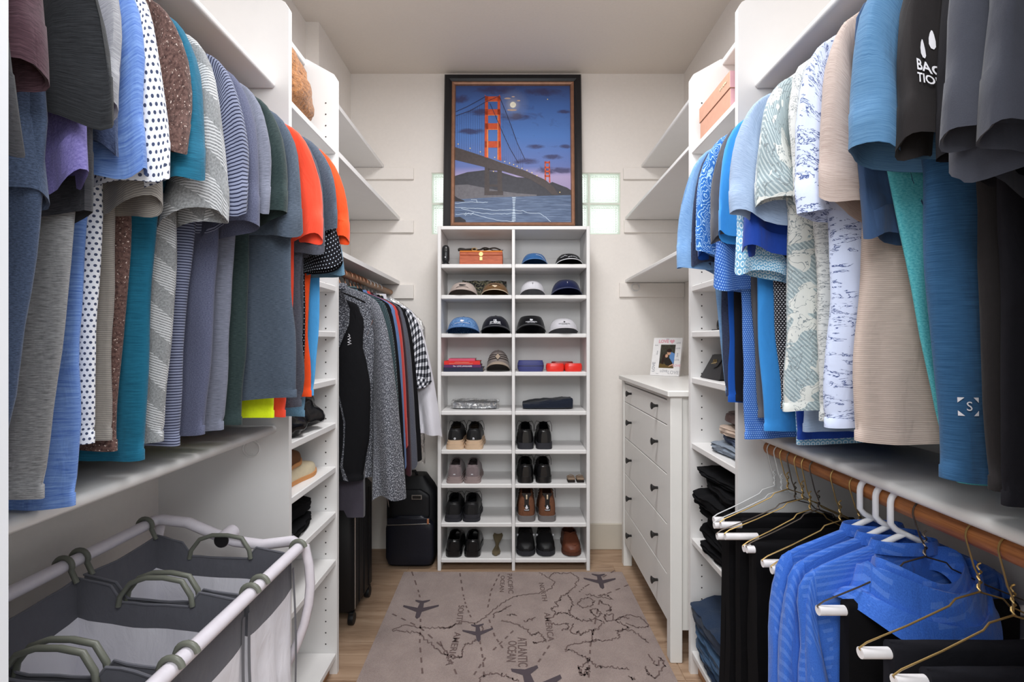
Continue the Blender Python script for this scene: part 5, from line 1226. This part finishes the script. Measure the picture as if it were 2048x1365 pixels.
paint([[(440, 815), (475, 815), (478, 1012), (590, 1012), (590, 1045), (437, 1045)], [(540, 815), (577, 815), (582, 1015), (545, 1015)], [(475, 960), (545, 960), (545, 978), (475, 978)], [(470, 830), (545, 830), (545, 850), (470, 850)]], pc('pier', (72, 64, 64)), .0022, 'pier')
paint([[(203, 662), (440, 738), (580, 790), (760, 848), (930, 924), (1000, 985), (1036, 1042), (985, 1042), (930, 990), (800, 916), (580, 852), (440, 822), (250, 776), (202, 764)]], pc('deck', (78, 70, 70)), .0024, 'bridge_deck')
O1 = pc('tower', (206, 86, 52)); O2 = pc('tower_lit', (238, 140, 80))
TWR = [[(440, 250), (464, 250), (468, 750), (438, 740)], [(541, 248), (560, 248), (573, 772), (541, 760)]]+[[(440, a), (563, a), (565, b), (440, b)] for a, b in ((252, 290), (356, 402), (470, 518), (614, 666))]+[[(438, 236), (448, 250), (440, 252)], [(556, 236), (562, 250), (550, 252)]]
FAR = [[(921, 775), (930, 775), (934, 930), (923, 922)], [(955, 772), (963, 772), (969, 948), (958, 942)]]+[[(921, a), (964, a), (965, a+14), (922, a+14)] for a in (778, 818, 850, 886)]
paint(TWR, O1, .0026, 'bridge_tower'); paint(FAR, O1, .0026, 'bridge_tower')
paint([[(456, 520), (466, 520), (468, 745), (456, 742)], [(541, 400), (547, 400), (550, 764), (542, 762)], [(464, 290), (541, 290), (541, 294), (464, 294)], [(464, 402), (541, 402), (541, 407), (464, 407)], [(464, 518), (541, 518), (541, 523), (464, 523)]], O2, .0028, 'lit_edges')
CB = pc('cable', (52, 50, 74)); LN = pc('foam', (206, 222, 238)); LT = pc('lamp', (252, 226, 150))
lines([[(559, 262), (600, 360), (650, 490), (700, 630), (765, 765)], [(480, 310), (520, 400), (575, 530), (640, 670), (710, 790)], [(446, 252), (380, 290), (300, 335), (208, 376)], [(548, 252), (440, 300), (320, 370), (207, 410)]], .0036, CB, .003, 'main_cables')
lines([[(x, lerp(405, 300, (x-210)/230)), (x+1, lerp(664, 735, (x-210)/230))] for x in range(218, 440, 18)]+[[(x, 270+(x-560)*2.55), (x+1, 790+(x-580)*.33)] for x in range(585, 760, 16)], .0011, CB, .003, 'suspenders')
lines([[(200, 1138), (300, 1148), (400, 1150), (520, 1165), (640, 1160), (750, 1170), (790, 1186), (890, 1190), (930, 1215), (975, 1254)], [(200, 1108), (330, 1100), (420, 1104), (465, 1100)], [(250, 1150), (380, 1182), (500, 1194), (620, 1190), (745, 1185)], [(205, 1196), (340, 1190), (430, 1215), (560, 1245), (680, 1254)], [(330, 1078), (375, 1082), (380, 1105)]], .0024, LN, .0026, 'wave_foam')
paint([oval(676, y_, 14+4*math.sin(y_), 3.5, 8) for y_ in range(1064, 1250, 13)], LN, .0028, 'moon_glint')
paint([oval(a, b, 4.5, 4.5, 8, 0) for a, b in ((226, 638), (322, 672), (404, 700), (520, 745), (600, 778), (640, 790), (672, 802), (700, 815), (740, 832), (780, 848), (820, 866), (860, 890), (1046, 1022), (510, 856), (940, 276))], LT, .0032, 'lamps')
lines([[(275, 1200), (290, 1180), (283, 1210), (300, 1190), (312, 1186), (330, 1200), (352, 1180)]], .0022, LN, .0032, 'signature')

# ------------------------------------------------------------------ photo frame on the dresser
bl = G(1300, 749, 1.1265); br = G(1358, 751, 1.1265); M_pf = plain('frame_white', (236, 234, 234), .45)
bl = Vector((.80, 2.93, 1.127)); br = Vector((.93, 2.60, 1.127))
# the frame leans back and faces the door
bl = Vector((.803, 2.945, 1.1275)); br = Vector((.934, 2.825, 1.1275))
ax = (br-bl); Wf = ax.length; ax.normalize(); nb = Vector((-ax.y, ax.x, 0)); upv = (Vector((0, 0, 1))*.975+nb*.24).normalized(); nf = ax.cross(upv); nf = nf if nf.y < 0 else -nf
Hf = .228
def PFp(u, v, h=0.): return bl+ax*(u*Wf)+upv*(v*Hf)+nf*h
fr = thing('photo_frame', 'white photo frame lettered LOVE on the dresser', 'picture frame', (bl+br)/2)
m = MB(); rr = [[(0, 0), (1, 0), (1, 1), (0, 1)], [(0, 0), (1, 0), (1, 1), (0, 1)], [(.27, .2), (.79, .2), (.79, .82), (.27, .82)], [(.27, .2), (.79, .2), (.79, .82), (.27, .82)]]
m.loft([[PFp(u, v, h) for u, v in r] for r, h in zip(rr, (-.012, .0, .0, -.006))]); m.poly([PFp(u, v, -.012) for u, v in rr[0]]); part(m, 'frame', M_pf, fr, smooth=20)
m = MB(); m.add([PFp(.5, .75, -.012), PFp(.42, .75, -.012), PFp(.42, 0, -.075), PFp(.58, 0, -.075), PFp(.58, .75, -.012)], [(1, 2, 3, 4)]); part(m, 'easel_back', M_blk, fr)
def fpaint(pls, mat, h, name, par):
    m = MB()
    for pl in pls: m.poly([PFp(u, v, h) for u, v in pl])
    return part(m, name, mat, par, smooth=0)
ph = fpaint([rr[2]], plain('photo_foliage', (62, 60, 50), .4, .3, 0, .5, 60), -.0055, 'photo', fr)
def ov(cx, cy, rx, ry, n=14): return [(cx+rx*math.cos(2*PI*k/n), cy+ry*math.sin(2*PI*k/n)) for k in range(n)]
fpaint([[(.28, .21), (.78, .21), (.78, .3), (.28, .32)]], plain('photo_grass', (104, 84, 48), .4), -.0052, 'photo_grass', ph)
fpaint([[(.60, .36), (.76, .27), (.785, .5), (.77, .59), (.66, .63), (.60, .56)]], plain('photo_blue_shirt', (98, 142, 198), .4), -.005, 'photo_shirt', ph)
fpaint([[(.42, .38), (.5, .28), (.7, .26), (.73, .34), (.62, .46), (.5, .5)]], plain('photo_dark_top', (42, 36, 32), .4), -.0047, 'photo_top', ph)
fpaint([ov(.575, .6, .065, .05), ov(.50, .525, .05, .045), [(.6, .24), (.62, .27), (.76, .33), (.765, .29)]], plain('photo_skin', (206, 160, 132), .4), -.0044, 'photo_faces', ph)
fpaint([ov(.58, .665, .085, .05), [(.33, .32), (.36, .52), (.43, .58), (.46, .55), (.44, .42), (.40, .3)]], plain('photo_hair', (46, 30, 26), .4), -.0041, 'photo_hair', ph)
L_pk = plain('print_pink', (230, 172, 184), .6); L_gr = plain('print_grey', (168, 168, 174), .6)
def ftext(tx, sz, u0, v0, mat, rot=0., bold=.02):
    c, s = math.cos(rot), math.sin(rot)
    mm = text_mb(tx, sz, lambda a, b: PFp(u0+(a*c-b*s)/Wf, v0+(a*s+b*c)/Hf, .0008), bold); part(mm, 'lettering', mat, fr, smooth=0)
ftext('LOVE', .026, .36, .9, L_pk, 0, .05)
m = MB(); m.poly([PFp(.66+x_*.0009/Wf, .9+y_*.0009/Hf, .0008) for x_, y_ in [(16*math.sin(a)**3, 13*math.cos(a)-5*math.cos(2*a)-2*math.cos(3*a)-math.cos(4*a)) for a in [2*PI*k/28 for k in range(28)]]]); part(m, 'heart', L_pk, fr)
ftext('LOVE', .024, .1, .22, L_gr, PI/2, .03); ftext('LOVE', .019, .47, .12, L_gr, 0, .02); ftext('LOVE', .028, .8, .09, L_gr, 0, .0); ftext('LOVE', .019, .89, .27, L_pk, 0, .02)
ftext('love', .014, .17, .6, L_gr, PI/2); ftext('love', .012, .12, .8, L_gr); ftext('LOVE', .011, .88, .72, L_gr, 0); ftext('love', .014, .88, .55, L_gr, PI/2); ftext('love', .010, .5, .97, L_gr); ftext('LOVE', .012, .88, .42, L_gr); ftext('love', .009, .25, .05, L_gr); ftext('LOVE', .011, .88, .86, L_gr)

# ------------------------------------------------------------------ rug
def rugmat():
    t = NT('taupe_pile', .98, .05, .3); f = t.noise(t.coord('Object'), 260, 3, .7); g = t.noise(t.coord('Object'), 7, 3)
    k = t.math('MULTIPLY_ADD', f, .55, t.math('MULTIPLY', g, .45)); t.col(t.ramp(k, [(.35, lin((140, 121, 115))), (.65, lin((176, 156, 149)))])); t.bump(f, .8, .006); return t.m
RT = .010
rug = thing('rug', 'taupe world map rug with airplanes on the wood floor', 'rug', (0, 2.0, 0))
a0, a1 = G(808, 1144, RT), G(1244, 1144, RT); b0, b1 = Vector((-.60, 1.25, RT)), Vector((.645, 1.25, RT))
m = MB(); m.prism([(b0.x, b0.y), (b1.x, b1.y), (a1.x, a1.y), (a0.x, a0.y)], lambda u, v: (u, v, 0.0005), lambda u, v: (u, v, RT)); part(m, 'pile', rugmat(), rug)
M_map = plain('rug_print', (110, 93, 90), .95, .05); M_mapd = plain('rug_print_dark', (84, 75, 80), .95, .05)
def RP(X_, Y_): return G(880+X_/5.3895, 1130+Y_/5.3895, RT+.0012)      # close-up coordinates of the rug
def R5(X_, Y_): return G(700+X_/3.0118, 1120+Y_/3.0118, RT+.0012)
def wig(pts, seed, amp=.013, sub=8):
    out = []
    for a, b in zip(pts, pts[1:]):
        for k in range(sub):
            s = k/sub; p = a.lerp(b, s); q = len(out)
            out.append(p+Vector((amp*nz(q*1.1, seed), amp*1.6*nz(q*1.3, seed+9), 0)))
    return out+[pts[-1]]
COAST = [[(0, 680), (90, 680), (150, 650), (250, 610), (380, 628), (430, 605), (510, 540), (600, 470), (690, 400), (790, 345), (900, 320), (1020, 315), (1130, 285), (1200, 250), (1240, 185), (1170, 140), (1070, 85)],
         [(1170, 130), (1230, 85), (1300, 95), (1400, 80), (1498, 130), (1460, 230), (1400, 280), (1375, 310), (1300, 340), (1300, 380), (1240, 400), (1280, 440), (1200, 470), (1250, 520), (1200, 570)],
         [(1250, 525), (1330, 515), (1390, 530), (1450, 565), (1500, 600), (1600, 605)], [(660, 605), (760, 620), (860, 655), (940, 700), (990, 765), (1060, 720), (1120, 790), (1140, 815), (1010, 840), (1040, 850)],
         [(580, 570), (580, 520), (650, 500), (700, 470), (770, 435)], [(1200, 640), (1290, 635), (1380, 640), (1380, 690), (1310, 700)], [(1440, 640), (1400, 720), (1450, 745), (1490, 720), (1520, 765), (1560, 720), (1640, 705), (1640, 800), (1700, 810), (1800, 815), (1940, 790), (1910, 710), (2040, 690)],
         [(1355, 915), (1400, 860), (1500, 845), (1600, 825), (1690, 820)], [(1355, 915), (1450, 935), (1560, 990), (1610, 1020), (1580, 1060), (1500, 1100), (1520, 1170), (1560, 1195), (1600, 1150), (1590, 1100)], [(1620, 1030), (1680, 1090), (1750, 1100), (1900, 1110), (2040, 1130)],
         [(200, 1000), (240, 990), (240, 920), (280, 850), (340, 855), (400, 800), (470, 700), (440, 650)], [(0, 830), (60, 970), (130, 995), (220, 995)], [(410, 1260), (480, 1195), (560, 1175), (680, 1185), (760, 1220), (850, 1255)],
         [(1480, 420), (1520, 370), (1600, 350), (1660, 390), (1640, 440), (1540, 465), (1480, 420)], [(1380, 330), (1420, 380), (1430, 440), (1390, 490), (1400, 530)], [(1560, 310), (1640, 325), (1720, 345), (1850, 360), (1800, 320), (1700, 330)], [(1620, 490), (1680, 465), (1740, 520), (1690, 560), (1640, 520), (1620, 490)],
         [(1780, 540), (1870, 530), (1860, 600), (1800, 610), (1770, 570), (1780, 540)], [(1720, 380), (1760, 420), (1840, 440), (1850, 490), (1790, 500)], [(1880, 600), (1950, 560), (2040, 570)], [(1890, 605), (1980, 640), (2045, 680)], [(1600, 605), (1680, 570), (1760, 620), (1690, 690), (1640, 705)], [(910, 610), (960, 590), (1030, 565)], [(720, 545), (780, 530), (830, 550)]]
m = MB()
for i, c in enumerate(COAST): m.ribbon(wig([RP(a, b) for a, b in c], i*3.7), .0058, (0, 0, 1))
C5 = [[(255, 420), (330, 390), (420, 405), (520, 412), (600, 408), (640, 385)], [(255, 425), (330, 430), (420, 440), (450, 480), (520, 530), (560, 570), (640, 585)], [(1600, 360), (1680, 330), (1760, 350), (1800, 400), (1740, 410), (1660, 380)], [(1600, 430), (1700, 420), (1760, 470), (1800, 500)], [(1800, 580), (1850, 640), (1870, 590), (1900, 640), (1840, 720), (1800, 690), (1780, 640)], [(1690, 710), (1720, 720)], [(1370, 650), (1400, 700), (1440, 650)]]
for i, c in enumerate(C5): m.ribbon(wig([R5(a, b) for a, b in c], 40+i*2.1), .0058, (0, 0, 1))
part(m, 'coastlines', M_map, rug, smooth=0, kind='stuff')
m = MB()
def dash(pts, n, w=.0075, duty=.5):
    for k in range(n):
        s0 = k/n; s1 = (k+duty)/n
        def at(s):
            q = s*(len(pts)-1); i = min(int(q), len(pts)-2); return pts[i].lerp(pts[i+1], q-i)
        m.ribbon([at(s0), at(s1)], w, (0, 0, 1))
dash([RP(215, 90), RP(250, 320), RP(280, 440), RP(345, 590)], 9); dash([RP(640, 100), RP(550, 280), RP(510, 490)], 7); dash([R5(372, 70), R5(410, 180), R5(425, 240)], 4); dash([R5(425, 355), R5(420, 500), R5(440, 720)], 7); dash([R5(255, 325), R5(420, 405), R5(580, 545), R5(655, 720)], 9)
dash([RP(1885, 60), RP(1560, 235), RP(1490, 300)], 7); dash([RP(2030, 215), RP(1800, 310), RP(1700, 330)], 5); dash([RP(430, 820), RP(460, 1000), RP(480, 1260)], 5); dash([RP(490, 1000), RP(340, 1225)], 3); dash([RP(1180, 870), RP(980, 1165)], 4); dash([RP(530, 590), RP(590, 770), RP(700, 930)], 5); dash([RP(790, 710), RP(540, 950)], 4); dash([RP(1720, 380), RP(1620, 880), RP(1600, 1260)], 9)
part(m, 'flight_routes', M_map, rug, smooth=0, kind='stuff')
PLANE = [(0, 1.), (.13, .8), (.15, .3), (1., -.25), (1.0, -.42), (.16, -.12), (.12, -.62), (.42, -.85), (.42, -.98), (0, -.86), (-.42, -.98), (-.42, -.85), (-.12, -.62), (-.16, -.12), (-1., -.42), (-1., -.25), (-.15, .3), (-.13, .8)]
def plane(c, r, ang):
    m = MB(); co, si = math.cos(ang), math.sin(ang)
    m.poly([Vector((c.x+r*(a*co-b*si), c.y+r*(a*si+b*co), RT+.0016)) for a, b in PLANE]); part(m, 'airplane', M_mapd, rug, smooth=0)
plane(R5(422, 296), .088, PI+.02); plane(R5(1508, 128), .088, PI-.03); plane(RP(410, 730), .07, PI+.12); plane(RP(985, 1335), .13, PI+.2)
def rtext(tx, p0, p1, sz):
    d_ = (p1-p0); L_ = d_.length; d_.normalize(); n_ = Vector((-d_.y, d_.x, 0)); mid = (p0+p1)/2
    mm = text_mb(tx, sz, lambda a, b: Vector((mid.x, mid.y, RT+.0014))+d_*a+n_*b, .01, sp=1.); w_ = max((p-mid).dot(d_) for p in mm.v)
    k = L_/2/w_; mm.v = [mid+d_*((p-mid).dot(d_)*k)+n_*((p-mid).dot(n_))+Vector((0, 0, .0002)) for p in mm.v]; part(mm, 'lettering', M_map, rug, smooth=0)
rtext('PACIFIC', RP(748, 95), RP(762, 310), .038); rtext('OCEAN', RP(675, 118), RP(662, 292), .032)
rtext('SOUTH', RP(228, 438), RP(200, 640), .04); rtext('AMERICA', RP(190, 725), RP(95, 1085), .042)
rtext('NORTH', RP(1088, 195), RP(1130, 390), .036); rtext('AMERICA', RP(1150, 515), RP(1195, 825), .042)
rtext('ATLANTIC', RP(880, 785), RP(888, 1100), .056); rtext('OCEAN', RP(778, 822), RP(760, 1045), .054)

# ------------------------------------------------------------------ laundry sorter
M_rail = plain('sorter_tube', (218, 212, 220), .3, .5); M_gg = plain('grey_green_plastic', (108, 110, 100), .4, .4)
m_band = cloth('sorter_band', (104, 104, 112), .08); m_bag = cloth('sorter_lining', (244, 242, 250), .02)
BX, BZ, FXs, FZs, SY0, SY1 = -1.0, .83, -.586, .77, .60, 1.37
srt = thing('laundry_sorter', 'white tubular laundry sorter frame under the lower shelf', 'laundry sorter', (-.8, 1.0, 0))
for x_, z_ in ((BX, BZ), (FXs, FZs)):
    m = MB(); m.tube([(x_, SY0, z_), (x_, lerp(SY0, SY1, .5), z_), (x_, SY1-.02, z_)], .0145, 14); part(m, 'rail', M_rail, srt, smooth=60)
for y_ in (SY1, SY0):
    e = .02 if y_ > 1 else -.02
    m = MB(); m.tube([(BX, y_-e, BZ), (BX+.004, y_-e*.3, BZ+.004), (BX+.02, y_+e*.2, BZ+.004), (BX+.09, y_+e*.4, BZ-.006), (BX+.17, y_, BZ-.035), (BX+.23, y_-e*.3, BZ-.052), (BX+.30, y_, FZs-.004), (FXs-.03, y_, FZs+.006), (FXs, y_-e, FZs)], .0145, 12); part(m, 'end_tube', M_rail, srt, smooth=60)
    for x0_, x1_ in ((FXs, -.93), (BX, -.60)):
        z_ = FZs if x0_ == FXs else BZ; bow = -.05 if x0_ == FXs else .03
        s_ = 1 if x0_ == FXs else -1
        m = MB(); m.tube([(lerp(x0_, x1_, q**1.7)+s_*.055*math.sin(min(1, q*1.15)*PI)*(1-q)*1.2, y_+e*(.5 if x0_ == FXs else 1.4), lerp(z_-.012, .0125, q)) for q in [k/14 for k in range(15)]], .0125, 10); part(m, 'leg', M_rail, srt, smooth=60)
m = MB(); m.tube([(-.80, SY1-.02, .786), (-.80, SY1+.03, .79)], .021, 16); part(m, 'pivot', M_rail, srt); m = MB(); m.lathe([(.02, 0), (.019, -.003), (.012, -.004)], (-.80, SY1-.021, .786), 16, 'y'); part(m, 'pivot_cap', M_blk, srt)
def bag(d0, d1, label):
    xa, xb_ = BX+.022, FXs-.022; cx = (xa+xb_)/2; cy = (d0+d1)/2
    t = thing('laundry_bag', label, 'laundry bag', (cx, cy, .2), 'bags of the laundry sorter')
    def rim(x): return lerp(BZ, FZs, (x-BX)/(FXs-BX))-.028
    n = 15; per = [(lerp(xa, xb_, k/n), d0, 0) for k in range(n)]+[(xb_, lerp(d0, d1, k/10), 1) for k in range(10)]+[(lerp(xb_, xa, k/n), d1, 2) for k in range(n)]+[(xa, lerp(d1, d0, k/10), 3) for k in range(10)]
    def ring(dz, sc_in, nv):
        r = []
        for i, (x, y, sd) in enumerate(per):
            z = rim(x); notch = 0.
            if sd in (0, 2) and abs(x-(cx-.01)) < .088 and dz < .04: notch = .034*(1-dz/.04)
            px_ = cx+(x-cx)*sc_in; py_ = cy+(y-cy)*sc_in
            sag = .010*math.sin(PI*((y-d0)/(d1-d0))) if sd in (1, 3) else .006*math.sin(PI*(x-xa)/(xb_-xa)*2)
            w_ = nv*nz(i*.45, dz*9, d0*5)
            r.append(Vector((px_+(w_ if sd in (1, 3) else 0), py_+(w_ if sd in (0, 2) else 0), z-dz-notch-(sag if dz < .12 else 0))))
        return r
    m = MB(); m.loft([ring(dz, 1+.0*dz, .006) for dz in (0, .012, .03, .05, .07, .088)], uv=True); bd = part(m, 'band', m_band, t, 'dark grey band', smooth=60)
    m = MB(); m.loft([ring(.088, 1.0, .006)]+[ring(.088+.47*q, 1-.05*q, .006+.016*math.sin(q*PI)) for q in (.06, .14, .25, .38, .52, .66, .8, .92, 1.)]+[ring(.56, .02, 0)], uv=True); part(m, 'lining', m_bag, t, smooth=60)
    m = MB(); m.tube([p+Vector((0, 0, .0005)) for p in ring(0, 1, .006)], .0028, 6, closed=True); part(m, 'rim_piping', m_band, bd)
    for x_, s_ in ((xb_+.002, 1),):
        for yy in (d0+.004, d1-.004):
            m = MB(); m.loft([[Vector((cx+(x_-cx)*(1-.04*q)+.004+.012*q, yy+dd+.01*math.sin(q*5+yy*9), rim(x_)-.03-.52*q)) for dd in (-.006, .006)] for q in [k/12 for k in range(13)]], closed=False); part(m, 'edge_binding', m_band, t)
    for yy, e in ((d0, -1), (d1, 1)):
        hx = cx-.01; zb = rim(hx)-.036
        m = MB(); m.tube([Vector((hx+u, yy-e*.004+e*.0, zb+v)) for u, v in ((-.082, 0), (-.078, .022), (-.055, .052), (-.02, .064), (.02, .064), (.06, .056), (.08, .024), (.084, 0))], .0058, 8); part(m, 'handle', M_gg, t, 'grey green handle', smooth=60)
        for rx_, rz_, sd in ((BX, BZ, 1), (FXs, FZs, -1)):
            m = MB(); yk = yy-e*.012
            m.tube([(rx_+sd*.02*math.cos(a), yk, rz_+.02*math.sin(a)) for a in [lerp(PI*.95, -.5, k/10) for k in range(11)]]+[(rx_+sd*.03, yk, rim(rx_+sd*.03)-.004)], .0055, 8); part(m, 'clip', M_gg, t, 'grey green clip', smooth=60)
bag(1.125, 1.350, 'grey and white laundry bag by the tower panel'); bag(.872, 1.108, 'grey and white laundry bag hung between two others'); bag(.62, .855, 'grey and white laundry bag by the door jamb')

# ------------------------------------------------------------------ luggage below the jackets
M_nyl = plain('black_nylon', (15, 16, 20), .55, .35, 0, .15, 140, .15); M_nyl2 = plain('navy_black_leather', (20, 22, 32), .4, .4, 0, .15, 90, .15); M_chr = plain('steel', (190, 188, 184), .25, .5, .9); M_lug = plain('luggage_black', (14, 14, 17), .5, .35)
def soft(c, half, e=.4, n=36, rows=16, top=1.6, mat=None):
    m = MB(); c = Vector(c); rr = []
    for j in range(rows+1):
        q = j/rows; z = lerp(0, half[2]*2, q); k = 1-.1*(1-sstep(0, .12, q))-.5*sstep(.72, 1.05, q)**1.6
        rr.append([c+Vector((half[0]*spow(math.cos(a), e)*k, half[1]*spow(math.sin(a), e)*lerp(1, k, .7)*(1+.03*nz(q*4, a)), z)) for a in [2*PI*i/n for i in range(n)]])
    m.loft(rr, cap0=True, cap1=True); return m
bp = thing('backpack', 'black nylon backpack standing on the floor beside the rack', 'backpack', (-.62, 2.99, 0)); BXc = -.618
part(soft((BXc, 3.0, .001), (.148, .085, .262)), 'main_body', M_nyl, bp, smooth=60)
part(soft((BXc+.004, 2.905, .03), (.14, .035, .14)), 'front_pocket', M_nyl2, bp, smooth=60)
part(soft((BXc+.002, 2.915, .285), (.115, .02, .085)), 'upper_pocket', M_nyl, bp, smooth=60)
m = MB(); m.box(BXc-.125, BXc+.125, 2.872, 2.884, .262, .30, .004); part(m, 'pocket_flap', M_nyl2, bp); m = MB(); m.tube([(BXc-.125, 2.869, .262), (BXc, 2.864, .268), (BXc+.125, 2.869, .27)], .0028, 6); zp = part(m, 'zipper', M_chr, bp, 'steel zipper')
m = MB(); m.box(BXc+.108, BXc+.12, 2.862, 2.868, .27, .3, .002); part(m, 'zip_pull', plain('copper_pull', (206, 140, 104), .3, .5, .6), zp)
m = MB(); m.box(BXc+.015, BXc+.075, 2.884, 2.888, .405, .432, .001); part(m, 'nameplate', M_chr, bp, 'steel nameplate'); m = MB(); m.box(BXc+.02, BXc+.07, 2.8828, 2.8836, .41, .427); part(m, 'nameplate_inset', M_blk, bp)
m = MB(); m.tube([(BXc-.03, 2.98, .52), (BXc-.02, 2.97, .55), (BXc+.02, 2.97, .55), (BXc+.03, 2.98, .52)], .008, 8); part(m, 'grab_handle', M_nyl, bp, smooth=60)
m = MB(); m.tube([(BXc-.125, 2.92, .35), (BXc-.13, 2.91, .40), (BXc-.115, 2.905, .45)], .0022, 6); part(m, 'side_zip', M_chr, bp)
sx0, sx1, sy0, sy1, sz0, sz1 = -1.04, -.745, 2.29, 2.60, .055, .62
su = thing('suitcase', 'tall black wheeled suitcase beneath the jackets', 'suitcase', ((sx0+sx1)/2, (sy0+sy1)/2, 0))
m = MB(); m.box(sx0, sx1, sy0, sy1, sz0, sz1, .025); part(m, 'shell', M_lug, su, smooth=60)
for q in (.25, .5, .75):
    m = MB(); m.box(sx1-.002, sx1+.004, lerp(sy0, sy1, q)-.006, lerp(sy0, sy1, q)+.006, sz0+.03, sz1-.03, .002); part(m, 'rib', M_lug, su)
m = MB(); m.tube([(sx1+.001, sy0+.012, z_) for z_ in (sz0+.03, .3, sz1-.03)], .003, 6); part(m, 'zipper', M_chr, su)
m = MB(); m.box(sx1+.001, sx1+.006, sy0+.02, sy0+.03, .57, .60, .001); part(m, 'zip_pull', plain('copper_pull', (206, 140, 104)), su)
for x_ in (sx0+.04, sx1-.02):
    for y_ in (sy0+.03, sy1-.03):
        m = MB(); m.lathe([(.012, -.013), (.026, -.012), (.028, 0), (.026, .012), (.012, .013)], (x_, y_, .0285), 18, 'x'); wh = part(m, 'wheel', M_lug, su, smooth=50)
        m = MB(); m.box(x_-.012, x_+.012, y_-.016, y_+.016, .048, .062, .003); part(m, 'wheel_fork', M_lug, wh)
m_swt = cloth('grey_sweat', (70, 66, 76), .1)
m = MB(); rr = []
for i in range(13):
    q = i/12; x = lerp(-.80, -.635, q); r = []
    for sd, h in [(-1, k/8) for k in range(9)]+[(0, 1.02)]+[(1, 1-k/8) for k in range(9)]:
        r.append(Vector((x, 2.085+sd*.012+.006*nz(q*6, h*3)*(1-min(1, h)), .62+min(h, 1)*.28+(.01 if h > 1 else 0)-.03*(q > .55)*(1-min(h, 1)))))
    rr.append(r)
m.loft(rr, cap0=True, cap1=True, uv=True); solo(m, 'sweatpants', m_swt, 'grey sweatpants hanging below the black zip jacket', 'trousers', smooth=60)

# ------------------------------------------------------------------ ceiling lamp of the closet (above the frame)
lp = thing('ceiling_light', 'flat round ceiling lamp over the closet aisle', 'ceiling light', (0, 1.55, ZC-.05))
m = MB(); m.lathe([(.30, 0), (.31, -.012), (.31, -.03), (.30, -.036)], (0, 1.55, ZC-.001), 40); part(m, 'rim', M_jamb, lp)
t = NT('lamp_diffuser', .5); t.b.inputs['Emission Color'].default_value = (1, .98, .95, 1); t.b.inputs['Emission Strength'].default_value = 3.
m = MB(); m.lathe([(.295, -.037), (.2, -.045), (.001, -.047)], (0, 1.55, ZC-.001), 40); part(m, 'diffuser', t.m, lp)
